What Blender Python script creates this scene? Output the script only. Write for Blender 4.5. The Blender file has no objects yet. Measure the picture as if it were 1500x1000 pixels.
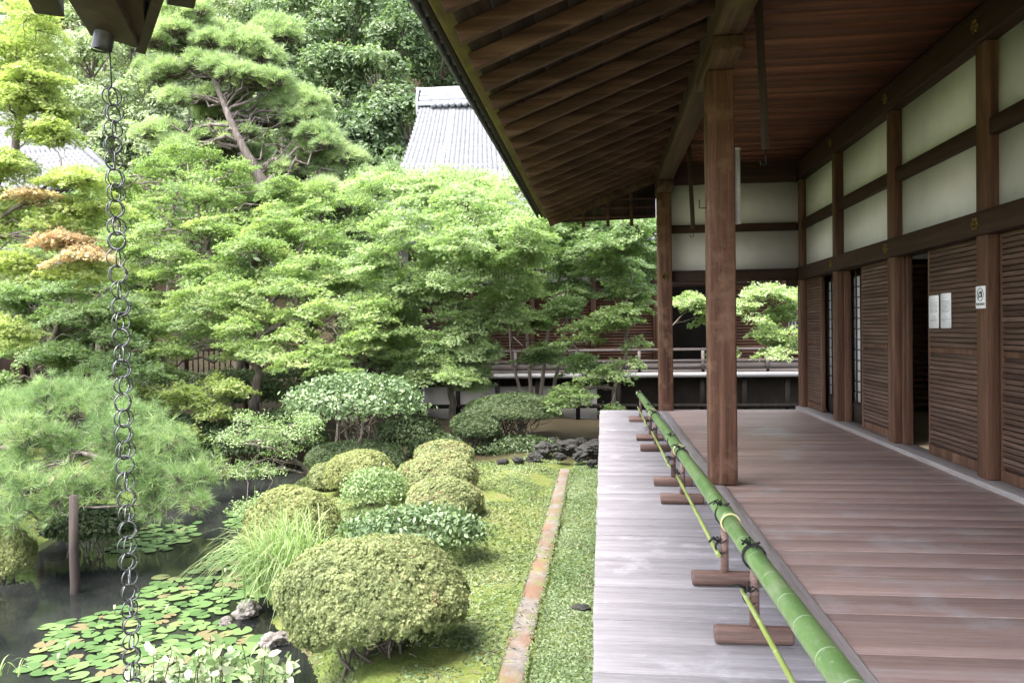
import bpy, math, random
import numpy as np
from mathutils import Vector, Matrix
R = math.radians
rng = np.random.default_rng(7)
random.seed(7)
sc = bpy.context.scene
col = sc.collection

# ------------------------------------------------------------------ camera, sky, sun, exposure
EYE = 1.5                       # metres above the veranda boards (z = 0)
FOC, ROLL = 1150.0, R(0.7)      # focal length in photo pixels (1500 wide)
_v = np.array([(882 - 750) / FOC, (500 - 480) / FOC, -1.0]); _v /= np.linalg.norm(_v)
_u = np.array([-math.sin(ROLL), math.cos(ROLL), 0.0]); _u -= _v * _u.dot(_v); _u /= np.linalg.norm(_u)
CAM = np.stack([np.cross(_v, _u), _v, _u])
cd = bpy.data.cameras.new('camera'); cam = bpy.data.objects.new('camera', cd); col.objects.link(cam)
cd.sensor_width = 36; cd.lens = 36 * FOC / 1500; cd.clip_end = 2000; cd.clip_start = 0.05
mw = Matrix.Identity(4)
for i in range(3):
    for j in range(3): mw[i][j] = CAM[i][j]
mw[2][3] = EYE
cam.matrix_world = mw
sc.camera = cam
CP = np.array([0, 0, EYE])
def ray(px, py): return CAM @ np.array([(px - 750) / FOC, -(py - 500) / FOC, -1.0])
def at(px, py, Y):              # point of the place seen at a photo pixel, Y metres down the veranda
    d = ray(px, py); return CP + d * (Y / d[1])
def gnd(px, py, z):             # point at height z seen at a photo pixel
    d = ray(px, py); return CP + d * ((z - EYE) / d[2])

SUN_EL, SUN_AZ = R(64), R(216)  # azimuth clockwise from +Y : behind and left of the camera
world = bpy.data.worlds.new('World'); sc.world = world; world.use_nodes = True
wt = world.node_tree; wt.nodes.clear()
sky = wt.nodes.new('ShaderNodeTexSky'); sky.sky_type = 'NISHITA'; sky.sun_disc = False
sky.sun_elevation = SUN_EL; sky.sun_rotation = SUN_AZ; sky.dust_density = 4; sky.ozone_density = 1.0; sky.air_density = 1.0
hsv = wt.nodes.new('ShaderNodeHueSaturation'); hsv.inputs['Saturation'].default_value = 0.5
bg = wt.nodes.new('ShaderNodeBackground'); bg.inputs[1].default_value = 0.15
wo = wt.nodes.new('ShaderNodeOutputWorld')
wt.links.new(sky.outputs[0], hsv.inputs['Color']); wt.links.new(hsv.outputs[0], bg.inputs[0]); wt.links.new(bg.outputs[0], wo.inputs[0])
sl = bpy.data.lights.new('sun', 'SUN'); sl.energy = 1.1; sl.angle = R(28); sl.color = (1, .96, .88)
so = bpy.data.objects.new('sun', sl); col.objects.link(so)
sd = Vector((math.sin(SUN_AZ) * math.cos(SUN_EL), math.cos(SUN_AZ) * math.cos(SUN_EL), math.sin(SUN_EL)))
so.rotation_euler = sd.to_track_quat('Z', 'Y').to_euler(); so.location = (-20, -20, 40)
sc.view_settings.view_transform = 'Standard'; sc.view_settings.look = 'None'
sc.view_settings.gamma = 1; sc.view_settings.use_curve_mapping = False
sc.view_settings.exposure = 2.85
sc.render.engine = 'CYCLES'
sc.cycles.use_denoising = True
sc.cycles.max_bounces = 10; sc.cycles.diffuse_bounces = 5; sc.cycles.transparent_max_bounces = 8
sc.cycles.sample_clamp_indirect = 6

# ------------------------------------------------------------------ materials
MATS = {}
class NT:
    def __init__(s, name):
        s.m = bpy.data.materials.new(name); s.m.use_nodes = True; s.t = s.m.node_tree
        s.b = s.t.nodes['Principled BSDF']; s.out = s.t.nodes['Material Output']
    def n(s, kind, **kw):
        nd = s.t.nodes.new('ShaderNode' + kind)
        for k, v in kw.items():
            if k in nd.inputs.keys(): nd.inputs[k].default_value = v
            else: setattr(nd, k, v)
        return nd
    def l(s, a, b): s.t.links.new(a, b)
    def ramp(s, fac, stops):
        r = s.n('ValToRGB'); e = r.color_ramp.elements
        while len(e) < len(stops): e.new(0.5)
        for k, (p, c) in enumerate(stops): e[k].position = p; e[k].color = (*c, 1)
        s.l(fac, r.inputs[0]); return r.outputs[0]
    def noise(s, vec, scale, detail=4, rough=.55, dist=0):
        q = s.n('TexNoise', Scale=scale, Detail=detail, Roughness=rough, Distortion=dist)
        if vec is not None: s.l(vec, q.inputs['Vector'])
        return q.outputs['Fac']
    def mix(s, fac, a, b, mode='MIX'):
        q = s.n('Mix', data_type='RGBA', blend_type=mode)
        for sock, v in ((0, fac), (6, a), (7, b)):
            if hasattr(v, 'is_linked'): s.l(v, q.inputs[sock])
            elif sock == 0: q.inputs[0].default_value = v
            else: q.inputs[sock].default_value = (*v, 1)
        return q.outputs[2]
    def bump(s, h, strength=.3, dist=.01):
        q = s.n('Bump', Strength=strength, Distance=dist); s.l(h, q.inputs['Height']); s.l(q.outputs[0], s.b.inputs['Normal'])
    def coord(s, scale=(1, 1, 1), which='Object'):
        c = s.n('TexCoord'); m = s.n('Mapping'); m.inputs['Scale'].default_value = scale
        s.l(c.outputs[which], m.inputs[0]); return m.outputs[0]
    def rnd(s): return s.n('Attribute', attribute_name='rnd').outputs['Fac']

def wood(name, dark, mid, light, axis=1, rough=.6, scale=7, var=.35, patch=None, bump=.35, spec=.3, streak=.45):
    k = NT(name); sc3 = [scale] * 3; sc3[axis] = scale * .045
    r = k.rnd()
    # shift the grain by board so that neighbours differ
    c = k.n('TexCoord'); add = k.n('VectorMath', operation='MULTIPLY_ADD')
    cmb = k.n('CombineXYZ'); [k.l(r, cmb.inputs[i]) for i in range(3)]
    add.inputs[1].default_value = (37, 37, 37); k.l(cmb.outputs[0], add.inputs[0]); k.l(c.outputs['Object'], add.inputs[2])
    m = k.n('Mapping'); m.inputs['Scale'].default_value = sc3; k.l(add.outputs[0], m.inputs[0])
    g = k.noise(m.outputs[0], 1.6, 8, .62, .6)
    f = k.noise(m.outputs[0], 9, 5, .7)
    base = k.ramp(g, [(.32, dark), (.52, mid), (.72, light)])
    hh = k.noise(m.outputs[0], 34, 3, .7)
    base = k.mix(.5, base, k.ramp(hh, [(.32, (.62, .6, .6)), (.62, (1.12, 1.12, 1.12))]), 'MULTIPLY')
    base = k.mix(streak, base, k.ramp(f, [(.3, (.35, .33, .31)), (.6, (1, 1, 1))]), 'MULTIPLY')
    v = k.n('Math', operation='MULTIPLY_ADD'); v.inputs[1].default_value = var * 2; v.inputs[2].default_value = 1 - var
    k.l(r, v.inputs[0]); h = k.n('HueSaturation'); k.l(v.outputs[0], h.inputs['Value']); k.l(base, h.inputs['Color'])
    colr = h.outputs[0]
    if patch:
        p = k.noise(c.outputs['Object'], patch[1], 6, .65)
        colr = k.mix(k.ramp(p, [(patch[2], (0, 0, 0)), (patch[2] + .16, (1, 1, 1))]), colr, patch[0])
    k.l(colr, k.b.inputs['Base Color']); k.b.inputs['Roughness'].default_value = rough
    k.b.inputs['Specular IOR Level'].default_value = spec
    k.bump(k.mix(.5, g, f), bump, .004)
    MATS[name] = k.m; return k.m

def plain(name, c1, c2, scale=6, rough=.7, bump=.1, metal=0, spec=.4, detail=6):
    k = NT(name); v = k.coord(); g = k.noise(v, scale, detail, .6)
    k.l(k.ramp(g, [(.3, c1), (.7, c2)]), k.b.inputs['Base Color'])
    k.b.inputs['Roughness'].default_value = rough; k.b.inputs['Metallic'].default_value = metal
    k.b.inputs['Specular IOR Level'].default_value = spec
    if bump: k.bump(k.noise(v, scale * 4, 6, .65), bump, .01)
    MATS[name] = k.m; return k.m

def leafmat(name, stops, trans=.4, rough=.45, spec=.3, tcol=None):
    soft = lambda c: tuple(.70 * v + .30 * (.3 * c[0] + .6 * c[1] + .1 * c[2]) for v in c)
    k = NT(name); cr = k.ramp(k.rnd(), [(p, soft(c)) for p, c in stops])
    k.l(cr, k.b.inputs['Base Color']); k.b.inputs['Roughness'].default_value = rough; k.b.inputs['Specular IOR Level'].default_value = spec
    t = k.n('BsdfTranslucent'); k.l(k.mix(1.0, cr, tcol or (1.05, 1.25, .66), 'MULTIPLY'), t.inputs[0])
    mx = k.n('MixShader'); mx.inputs[0].default_value = trans
    k.l(k.b.outputs[0], mx.inputs[1]); k.l(t.outputs[0], mx.inputs[2]); k.l(mx.outputs[0], k.out.inputs[0])
    MATS[name] = k.m; return k.m

W_DECK = wood('weathered_deck_wood', (.215, .200, .214), (.278, .261, .274), (.335, .316, .328), 0, .85, 7, .08, ((.375, .36, .38), 2.6, .55), .5, .12, .28)
W_FLOOR = wood('veranda_floor_wood', (.285, .187, .16), (.36, .252, .222), (.425, .328, .302), 0, .48, 9, .17, ((.35, .305, .305), 1.3, .53), .35, .35, .34)
W_SILL = wood('sill_wood', (.24, .20, .19), (.33, .29, .28), (.42, .385, .375), 1, .55, 6, .1)
W_PILLAR = wood('pillar_wood', (.05, .021, .013), (.125, .058, .036), (.23, .13, .088), 2, .65, 7, .1, ((.19, .105, .07), 3.2, .5))
W_POST = wood('post_wood', (.055, .025, .015), (.115, .056, .034), (.20, .112, .076), 2, .6, 7, .1)
W_BEAM = wood('beam_wood', (.022, .0095, .0065), (.042, .0185, .012), (.072, .034, .024), 1, .62, 6, .1)
W_BEAMX = wood('cross_beam_wood', (.022, .0095, .0065), (.042, .0185, .012), (.072, .034, .024), 0, .62, 6, .1)
W_EAVE = wood('mossy_beam_wood', (.04, .020, .012), (.085, .046, .028), (.15, .09, .058), 1, .8, 6, .1, ((.085, .07, .022), 2.0, .58))
W_RAFT = wood('rafter_wood', (.044, .019, .0135), (.092, .043, .032), (.185, .105, .084), 0, .7, 6, .2)
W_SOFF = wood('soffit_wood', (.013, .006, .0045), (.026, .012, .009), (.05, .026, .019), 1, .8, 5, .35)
W_CEIL = wood('ceiling_wood', (.07, .020, .011), (.16, .056, .030), (.26, .108, .064), 0, .6, 5, .25)
W_SLAT = wood('slat_wood', (.058, .031, .022), (.112, .066, .05), (.18, .118, .094), 1, .55, 9, .16)
W_SLATB = wood('door_board_wood', (.04, .022, .016), (.085, .049, .037), (.14, .09, .07), 1, .7, 8, .1)
W_SLATX = wood('far_slat_wood', (.05, .02, .011), (.09, .039, .021), (.14, .07, .042), 0, .6, 6, .3)
W_DARK = wood('dark_wood', (.02, .012, .009), (.04, .024, .018), (.07, .045, .035), 2, .65, 6, .15)
W_SHADE = wood('deck_shade_timber', (.006, .005, .005), (.012, .010, .009), (.022, .018, .016), 2, .95, 6, .1, None, .2, .03)  # shade under the far deck put into the wood colour, near black
W_GREYX = wood('grey_rail_wood', (.055, .044, .041), (.10, .083, .078), (.155, .135, .128), 0, .6, 5, .15)
W_LOG = wood('log_wood', (.07, .040, .032), (.17, .105, .087), (.28, .195, .172), 0, .6, 9, .12)
W_FASC = wood('mossy_fascia_wood', (.085, .066, .022), (.15, .12, .045), (.21, .17, .075), 1, .85, 5, .1, ((.16, .15, .03), 3.0, .52))
PLASTER = plain('white_plaster', (.67, .645, .67), (.755, .73, .755), 3, .9, .12)
PLASTER2 = plain('aged_plaster', (.22, .20, .18), (.34, .315, .29), 1.5, .9, .2)
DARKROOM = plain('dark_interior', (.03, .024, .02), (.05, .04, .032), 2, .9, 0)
TATAMI = plain('tatami_mat', (.50, .38, .21), (.60, .48, .29), 9, .8, .1)
GOLD = plain('old_gilt', (.12, .075, .02), (.24, .155, .05), 30, .5, .1, .6)
IRON = plain('black_iron', (.02, .02, .022), (.05, .05, .055), 20, .5, .1, .6)
ZINC = plain('chain_metal', (.07, .072, .075), (.15, .155, .16), 40, .4, .05, .8)
PAPER = plain('white_paper', (.80, .80, .84), (.86, .86, .89), 10, .6, 0)
INK = plain('grey_ink', (.10, .10, .12), (.2, .2, .22), 50, .7, 0)
SHOJI = plain('shoji_paper', (.58, .59, .60), (.68, .69, .70), 4, .8, 0)
ROPE = plain('black_palm_rope', (.012, .012, .012), (.03, .03, .03), 120, .9, .6)
TILE = plain('grey_roof_tile', (.055, .058, .066), (.10, .104, .116), 3, .65, .1, 0, .5)
TILEP = plain('pale_ridge_tile', (.15, .155, .17), (.24, .25, .27), 3, .6, .1, 0, .5)
TILED = plain('eave_tile_clay', (.06, .063, .07), (.13, .135, .15), 12, .5, .15)
ROCK = plain('pond_rock', (.06, .05, .04), (.21, .19, .185), 7, .9, .8)
ROCKD = plain('dark_rock', (.012, .012, .011), (.045, .042, .038), 5, .9, .8)
BARK = wood('tree_bark', (.07, .055, .045), (.15, .125, .105), (.25, .22, .195), 2, .95, 9, .12, ((.20, .21, .17), 5, .6), .9)
BARKD = wood('dark_bark', (.03, .024, .018), (.065, .05, .038), (.11, .09, .07), 2, .95, 9, .1, None, .8)
PINEBARK = wood('pine_bark', (.05, .04, .035), (.115, .095, .085), (.21, .185, .175), 2, .95, 6, .12, None, 1.0)

def bamboo_mat(name, a, b, c):
    k = NT(name); v = k.coord((1, .12, 1)); g = k.noise(v, 14, 5)
    cr = k.ramp(g, [(.3, a), (.55, b), (.78, c)])
    cr = k.mix(k.ramp(k.noise(k.coord(), 60, 3), [(.62, (0, 0, 0)), (.74, (1, 1, 1))]), cr, (.30, .40, .16))
    cr = k.mix(k.ramp(k.noise(k.coord((1, .5, 1)), 9, 7, .75), [(.5, (0, 0, 0)), (.72, (.75, .75, .75))]), cr, (.27, .31, .19))
    cr = k.mix(k.ramp(k.rnd(), [(.55, (0, 0, 0)), (.95, (.8, .8, .8))]), cr, (.50, .55, .40))
    k.l(cr, k.b.inputs['Base Color']); k.b.inputs['Roughness'].default_value = .38; k.b.inputs['Coat Weight'].default_value = .25
    k.bump(g, .08, .003); MATS[name] = k.m; return k.m
BAMBOO = bamboo_mat('green_bamboo', (.085, .165, .05), (.13, .225, .07), (.18, .28, .10))
BAMBOOT = bamboo_mat('thin_bamboo', (.20, .25, .05), (.28, .34, .08), (.36, .41, .13))
BAMCUT = plain('bamboo_cut', (.50, .45, .20), (.62, .58, .32), 30, .6, 0)

L_MAPLE = leafmat('maple_leaf', [(0, (.115, .215, .04)), (.4, (.195, .305, .065)), (.75, (.30, .39, .09)), (1, (.43, .46, .13))], .5)
L_MAPLEY = leafmat('yellow_maple_leaf', [(0, (.22, .30, .04)), (.5, (.36, .42, .07)), (1, (.50, .50, .13))], .5)
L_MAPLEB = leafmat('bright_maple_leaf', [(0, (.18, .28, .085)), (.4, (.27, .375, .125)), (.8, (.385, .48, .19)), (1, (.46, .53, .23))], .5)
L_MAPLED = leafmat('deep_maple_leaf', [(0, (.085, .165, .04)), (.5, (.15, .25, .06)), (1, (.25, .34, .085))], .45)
L_MAPLER = leafmat('red_tinged_maple_leaf', [(0, (.46, .42, .16)), (.45, (.52, .40, .19)), (1, (.56, .33, .20))], .5, tcol=(1.2, 1.0, .7))
L_AZAL = leafmat('azalea_leaf', [(0, (.10, .135, .028)), (.5, (.215, .26, .06)), (.85, (.35, .385, .11)), (1, (.27, .16, .07))], .3)
L_AZALY = leafmat('yellow_azalea_leaf', [(0, (.135, .17, .025)), (.5, (.265, .295, .05)), (1, (.40, .41, .11))], .3)
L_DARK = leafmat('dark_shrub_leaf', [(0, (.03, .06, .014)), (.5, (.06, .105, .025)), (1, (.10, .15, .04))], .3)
L_CAM = leafmat('camellia_leaf', [(0, (.045, .095, .025)), (.5, (.10, .185, .05)), (1, (.23, .33, .12))], .25, .38, .4)
L_LIGHT = leafmat('light_oval_leaf', [(0, (.14, .24, .06)), (.5, (.23, .34, .10)), (1, (.36, .46, .19))], .4, .35)
L_PINE = leafmat('pine_needle', [(0, (.10, .20, .045)), (.5, (.19, .315, .075)), (.85, (.31, .43, .12)), (1, (.36, .35, .15))], .36)
L_PINEF = leafmat('big_pine_needle', [(0, (.20, .30, .115)), (.5, (.31, .41, .165)), (.85, (.43, .51, .23)), (1, (.46, .44, .24))], .45)
L_FOREST = leafmat('forest_leaf', [(0, (.075, .13, .045)), (.5, (.135, .215, .075)), (.85, (.23, .315, .13)), (1, (.35, .41, .21))], .4)
L_FORESTP = leafmat('pale_forest_leaf', [(0, (.22, .29, .13)), (.5, (.34, .41, .20)), (1, (.46, .51, .30))], .4)
L_GRASS = leafmat('grass_blade', [(0, (.14, .24, .045)), (.5, (.24, .36, .08)), (1, (.40, .48, .16))], .4)
L_MOSS = leafmat('moss_tuft', [(0, (.06, .105, .022)), (.4, (.12, .18, .04)), (.75, (.20, .25, .065)), (1, (.28, .27, .10))], .2, .8)
L_COVER = leafmat('groundcover_leaf', [(0, (.09, .16, .04)), (.5, (.17, .26, .08)), (1, (.36, .42, .24))], .3)
L_PAD = leafmat('lily_pad', [(0, (.035, .095, .012)), (.5, (.068, .15, .02)), (.86, (.105, .19, .03)), (.93, (.16, .145, .04)), (1, (.10, .06, .03))], .1, .55, .12)
L_VAR = leafmat('variegated_leaf', [(0, (.11, .22, .05)), (.5, (.19, .31, .08)), (.8, (.32, .40, .18)), (1, (.50, .54, .38))], .35, .4, tcol=(1.1, 1.1, .9))
L_FLOWER = leafmat('lily_flower', [(0, (.7, .68, .5)), (1, (.78, .76, .66))], .2)

# ------------------------------------------------------------------ mesh builders
def mk(name, verts, faces_flat, starts, rnd, mat, parent=None, smooth=False):
    me = bpy.data.meshes.new(name)
    V = np.asarray(verts, np.float32)
    me.vertices.add(len(V)); me.vertices.foreach_set('co', V.ravel())
    me.loops.add(len(faces_flat)); me.loops.foreach_set('vertex_index', np.asarray(faces_flat, np.int32))
    me.polygons.add(len(starts)); me.polygons.foreach_set('loop_start', np.asarray(starts, np.int32))
    a = me.attributes.new('rnd', 'FLOAT', 'POINT'); a.data.foreach_set('value', np.asarray(rnd, np.float32))
    me.update(calc_edges=True); me.validate()
    if smooth: me.polygons.foreach_set('use_smooth', np.ones(len(me.polygons), bool))
    me.materials.append(mat)
    o = bpy.data.objects.new(name, me); col.objects.link(o)
    if parent is not None: o.parent = parent
    return o
def root_of(p):
    v = np.zeros(3)
    while p is not None: v += np.array(p.location); p = p.parent
    return v

class MB:
    def __init__(s): s.v = []; s.f = []; s.r = []; s.n = 0
    def add(s, V, F, rnd=None):
        V = np.asarray(V, float); s.v.append(V); s.f += [tuple(i + s.n for i in f) for f in F]
        s.r.append(np.full(len(V), random.random() if rnd is None else rnd)); s.n += len(V); return s
    def box(s, x0, x1, y0, y1, z0, z1, rnd=None):
        V = [(x, y, z) for x in (x0, x1) for y in (y0, y1) for z in (z0, z1)]
        return s.add(V, [(0, 1, 3, 2), (4, 6, 7, 5), (0, 4, 5, 1), (2, 3, 7, 6), (0, 2, 6, 4), (1, 5, 7, 3)], rnd)
    def bar(s, p, q, w, h, up=(0, 0, 1), rnd=None):        # box beam from p to q, w wide, h high
        p = np.array(p, float); q = np.array(q, float); d = q - p; d /= np.linalg.norm(d)
        sx = np.cross(d, up); sx /= np.linalg.norm(sx); uz = np.cross(sx, d)
        V = [e + sx * a * w / 2 + uz * b * h / 2 for e in (p, q) for a, b in ((-1, -1), (1, -1), (1, 1), (-1, 1))]
        return s.add(V, [(3, 2, 1, 0), (4, 5, 6, 7), (0, 1, 5, 4), (1, 2, 6, 5), (2, 3, 7, 6), (3, 0, 4, 7)], rnd)
    def tube(s, P, rad, n=8, rnd=None, caps=True):
        P = np.asarray(P, float); m = len(P); rad = np.broadcast_to(np.asarray(rad, float), (m,))
        T = np.gradient(P, axis=0); T /= np.linalg.norm(T, axis=1)[:, None] + 1e-12
        ref = np.array([0, 0, 1.0]) if abs(T[0, 2]) < .9 else np.array([1.0, 0, 0])
        V = []; sx = np.cross(T[0], ref)
        for i in range(m):
            sx = sx - T[i] * sx.dot(T[i]); sx /= np.linalg.norm(sx) + 1e-12; sy = np.cross(T[i], sx)
            for k in range(n):
                a = 2 * math.pi * k / n; V.append(P[i] + rad[i] * (math.cos(a) * sx + math.sin(a) * sy))
        F = [(i * n + k, i * n + (k + 1) % n, (i + 1) * n + (k + 1) % n, (i + 1) * n + k) for i in range(m - 1) for k in range(n)]
        if caps: F += [tuple(range(n - 1, -1, -1)), tuple((m - 1) * n + k for k in range(n))]
        return s.add(V, F, rnd)
    def prism(s, poly, axis, a0, a1, rnd=None):             # polygon extruded along an axis (0, 1 or 2)
        n = len(poly); V = []
        for a in (a0, a1):
            for p in poly:
                q = list(p); q.insert(axis, a); V.append(q)
        F = [tuple(range(n)), tuple(range(2 * n - 1, n - 1, -1))] + [(k, n + k, n + (k + 1) % n, (k + 1) % n) for k in range(n)]
        return s.add(V, F, rnd)
    def grid(s, X, Y, Z, rnd=None):
        m, n = X.shape; V = np.stack([X, Y, Z], -1).reshape(-1, 3)
        F = [(i * n + j, (i + 1) * n + j, (i + 1) * n + j + 1, i * n + j + 1) for i in range(m - 1) for j in range(n - 1)]
        return s.add(V, F, rnd)
    def build(s, name, mat, parent=None, smooth=False, bevel=0):
        V = np.concatenate(s.v) - root_of(parent)
        ln = np.array([len(f) for f in s.f]); st = np.concatenate([[0], np.cumsum(ln)[:-1]])
        o = mk(name, V, [i for f in s.f for i in f], st, np.concatenate(s.r), mat, parent, smooth)
        if bevel:
            b = o.modifiers.new('bevel', 'BEVEL'); b.width = bevel; b.segments = 2; b.limit_method = 'ANGLE'; b.angle_limit = R(50)
        return o

def tag(o, label=None, cat=None, group=None, kind=None):
    for k, v in (('label', label), ('category', cat), ('group', group), ('kind', kind)):
        if v: o[k] = v
    return o
def empty(name, loc, label, cat, group=None):
    o = bpy.data.objects.new(name, None); col.objects.link(o); o.location = tuple(loc); o.empty_display_size = .2
    return tag(o, label, cat, group)
def dup(o, parent=None, loc=None):
    c = o.copy(); col.objects.link(c); c.parent = parent
    if loc is not None: c.location = loc
    return c

# leaf templates: vertices in the leaf plane, x across, y along, z out
def lobes(angles, lens, w):
    V = []; F = []
    for a, L in zip(angles, lens):
        c, s_ = math.cos(R(a)), math.sin(R(a)); b = len(V)
        for x, y in ((0, 0), (w * L, .42 * L), (0, L), (-w * L, .42 * L)): V.append((x * c - y * s_, x * s_ + y * c, -.12 * (x * x + y * y)))
        F.append((b, b + 1, b + 2, b + 3))
    return np.array(V), np.array(F)
T_MAPLE = lobes((0, 52, -52, 108, -108), (1, .9, .9, .55, .55), .19)
T_MAPLE3 = lobes((0, 60, -60), (1, .95, .95), .26)
T_OVAL = (np.array([(0, 0, 0), (.26, .35, .04), (.2, .75, .02), (0, 1, -.08), (-.2, .75, .02), (-.26, .35, .04)]), np.array([(0, 1, 2, 3), (0, 3, 4, 5)]))
T_ROS = lobes((0, 72, 144, 216, 288), (1, 1, 1, 1, 1), .2)
T_ROS[0][:, 2] += .6 * np.hypot(T_ROS[0][:, 0], T_ROS[0][:, 1])
T_QUAD = (np.array([(0, 0, 0), (.42, .5, .08), (0, 1, 0), (-.42, .5, -.08)]), np.array([(0, 1, 2, 3)]))
def T_TUFT(n, seed, w=.012, spread=1.15):
    g = np.random.default_rng(seed); V = []; F = []
    for i in range(n):
        th = math.acos(1 - g.random() * (1 - math.cos(spread))); ph = g.random() * 6.283
        d = np.array([math.sin(th) * math.cos(ph), math.sin(th) * math.sin(ph), math.cos(th)])
        s_ = np.cross(d, g.normal(size=3)); s_ /= np.linalg.norm(s_); L = .75 + .3 * g.random(); b = len(V)
        V += [d * .04 + s_ * w, d * .04 - s_ * w, d * L * .6 - s_ * w * .8, d * L, d * L * .6 + s_ * w * .8]
        F.append((b, b + 1, b + 2, b + 3, b + 4))
    return np.array(V), np.array(F)

def frames(N, spin):
    N = N / (np.linalg.norm(N, axis=1)[:, None] + 1e-9)
    ref = np.where(np.abs(N[:, 2:3]) < .95, np.array([[0, 0, 1.0]]), np.array([[1.0, 0, 0]]))
    A = np.cross(ref, N); A /= np.linalg.norm(A, axis=1)[:, None]; B = np.cross(N, A)
    c, s_ = np.cos(spin)[:, None], np.sin(spin)[:, None]
    return A * c + B * s_, -A * s_ + B * c, N
class Leaves:
    def __init__(s): s.V = []; s.F = []; s.L = []; s.r = []; s.n = 0
    def add(s, tpl, P, N, size, rnd, spin=None):
        V0, F0 = tpl; n = len(P)
        if n == 0: return s
        if spin is None: spin = rng.random(n) * 6.283
        A, B, C_ = frames(np.asarray(N, float), spin); size = np.broadcast_to(np.asarray(size, float), (n,))
        V = P[:, None, :] + size[:, None, None] * (V0[None, :, 0:1] * A[:, None] + V0[None, :, 1:2] * B[:, None] + V0[None, :, 2:3] * C_[:, None])
        s.V.append(V.reshape(-1, 3)); k = len(V0)
        F = F0[None] + (np.arange(n) * k)[:, None, None] + s.n
        s.F.append(F.ravel()); s.L.append(np.full(n * len(F0), F0.shape[1])); s.r.append(np.repeat(np.broadcast_to(rnd, (n,)), k)); s.n += n * k
        return s
    def build(s, name, mat, parent=None):
        ln = np.concatenate(s.L); st = np.concatenate([[0], np.cumsum(ln)[:-1]])
        return mk(name, np.concatenate(s.V) - root_of(parent), np.concatenate(s.F), st, np.clip(np.concatenate(s.r), 0, 1), mat, parent)

def curve(p, q, sag=0., wob=.0, n=7, mid=None):
    p = np.array(p, float); q = np.array(q, float); t = np.linspace(0, 1, n)[:, None]
    P = p * (1 - t) + q * t; L = np.linalg.norm(q - p)
    P[:, 2] += sag * L * 4 * t[:, 0] * (1 - t[:, 0])
    if wob: P[1:-1] += rng.normal(size=(n - 2, 3)) * wob * L
    return P

# ------------------------------------------------------------------ the ground, pond and sky hills
WATER = -1.4
shore_px = [(440, 1010), (425, 965), (400, 940), (372, 915), (398, 880), (372, 830), (352, 775), (385, 735), (440, 712), (470, 690), (400, 668), (320, 690), (250, 715), (170, 740), (70, 800), (38, 842), (-60, 850)]
SH = [gnd(x, y, WATER)[:2] for x, y in shore_px] + [np.array((-14, 8.0)), np.array((-14, 2.0)), np.array((-2.6, 1.5)), np.array((-2.2, 4.3))]
SH = np.array(SH)
def sdf(X, Y):
    P = np.stack([X, Y], -1); d = np.full(X.shape, 1e9); inside = np.zeros(X.shape, bool)
    for i in range(len(SH)):
        a, b = SH[i], SH[(i + 1) % len(SH)]; e = b - a; w = P - a
        t = np.clip((w @ e) / (e @ e), 0, 1); d = np.minimum(d, np.linalg.norm(w - t[..., None] * e, axis=-1))
        c = ((a[1] > Y) != (b[1] > Y)) & (X < (b[0] - a[0]) * (Y - a[1]) / (b[1] - a[1] + 1e-12) + a[0]); inside ^= c
    return np.where(inside, -d, d)
def sm(t): t = np.clip(t, 0, 1); return t * t * (3 - 2 * t)
def hill(X, Y): return 62 * sm((Y - 44) / 84)
def height(X, Y):
    X = np.asarray(X, float); Y = np.asarray(Y, float)
    z = -1.0 + .22 * np.exp(-((X + 2.6) / 1.0) ** 2 - ((Y - 10.5) / 2.6) ** 2) + .012 * np.sin(5 * X + 2 * Y) * np.sin(3.3 * Y - X)
    z += .10 * np.exp(-((X + 1.45) / .45) ** 2) * sm((Y - 7) / 3) * (1 + .6 * np.sin(2.1 * Y))
    z -= .55 * sm((Y - 17) / 6) * sm((X + 9) / 4)
    z += .5 * sm((-X - 8) / 5) * sm((Y - 12) / 4)
    d = sdf(X, Y)
    near = np.where(d < 0, WATER - .06 - .45 * sm(-d / 1.2), WATER - .06 + (z - WATER + .06) * sm(d / .75))
    z = np.where(d < .75, near, z)
    return z + hill(X, Y)
xs = np.unique(np.concatenate([np.linspace(-260, -16, 24), np.arange(-16, 1.3, .14), np.linspace(1.5, 260, 24)]))
ys = np.unique(np.concatenate([np.linspace(-120, 0, 10), np.arange(0, 27, .14), np.linspace(27.5, 60, 14), np.linspace(63, 140, 20), np.linspace(150, 420, 8)]))
GX, GY = np.meshgrid(xs, ys, indexing='ij')
k = NT('moss_ground'); v = k.coord()
n1 = k.noise(v, 1.3, 6, .6); n2 = k.noise(v, 14, 6, .7); n3 = k.noise(v, .55, 3)
c = k.ramp(n1, [(.32, (.10, .075, .045)), (.42, (.07, .10, .025)), (.52, (.13, .16, .045)), (.66, (.15, .155, .06))])
c = k.mix(.5, c, k.ramp(n2, [(.3, (.45, .45, .4)), (.65, (1.15, 1.15, 1.1))]), 'MULTIPLY')
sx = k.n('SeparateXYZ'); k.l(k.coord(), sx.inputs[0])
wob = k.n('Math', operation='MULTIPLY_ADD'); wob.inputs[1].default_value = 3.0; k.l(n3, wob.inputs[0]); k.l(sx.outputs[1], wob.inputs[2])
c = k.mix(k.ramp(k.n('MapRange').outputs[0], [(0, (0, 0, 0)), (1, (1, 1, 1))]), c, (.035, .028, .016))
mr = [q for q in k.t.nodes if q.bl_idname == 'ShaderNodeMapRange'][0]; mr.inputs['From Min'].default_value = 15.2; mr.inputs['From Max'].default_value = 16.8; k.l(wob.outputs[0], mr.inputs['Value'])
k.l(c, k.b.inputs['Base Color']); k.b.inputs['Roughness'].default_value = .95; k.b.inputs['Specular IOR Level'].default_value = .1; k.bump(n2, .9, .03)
MOSSG = k.m
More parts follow.
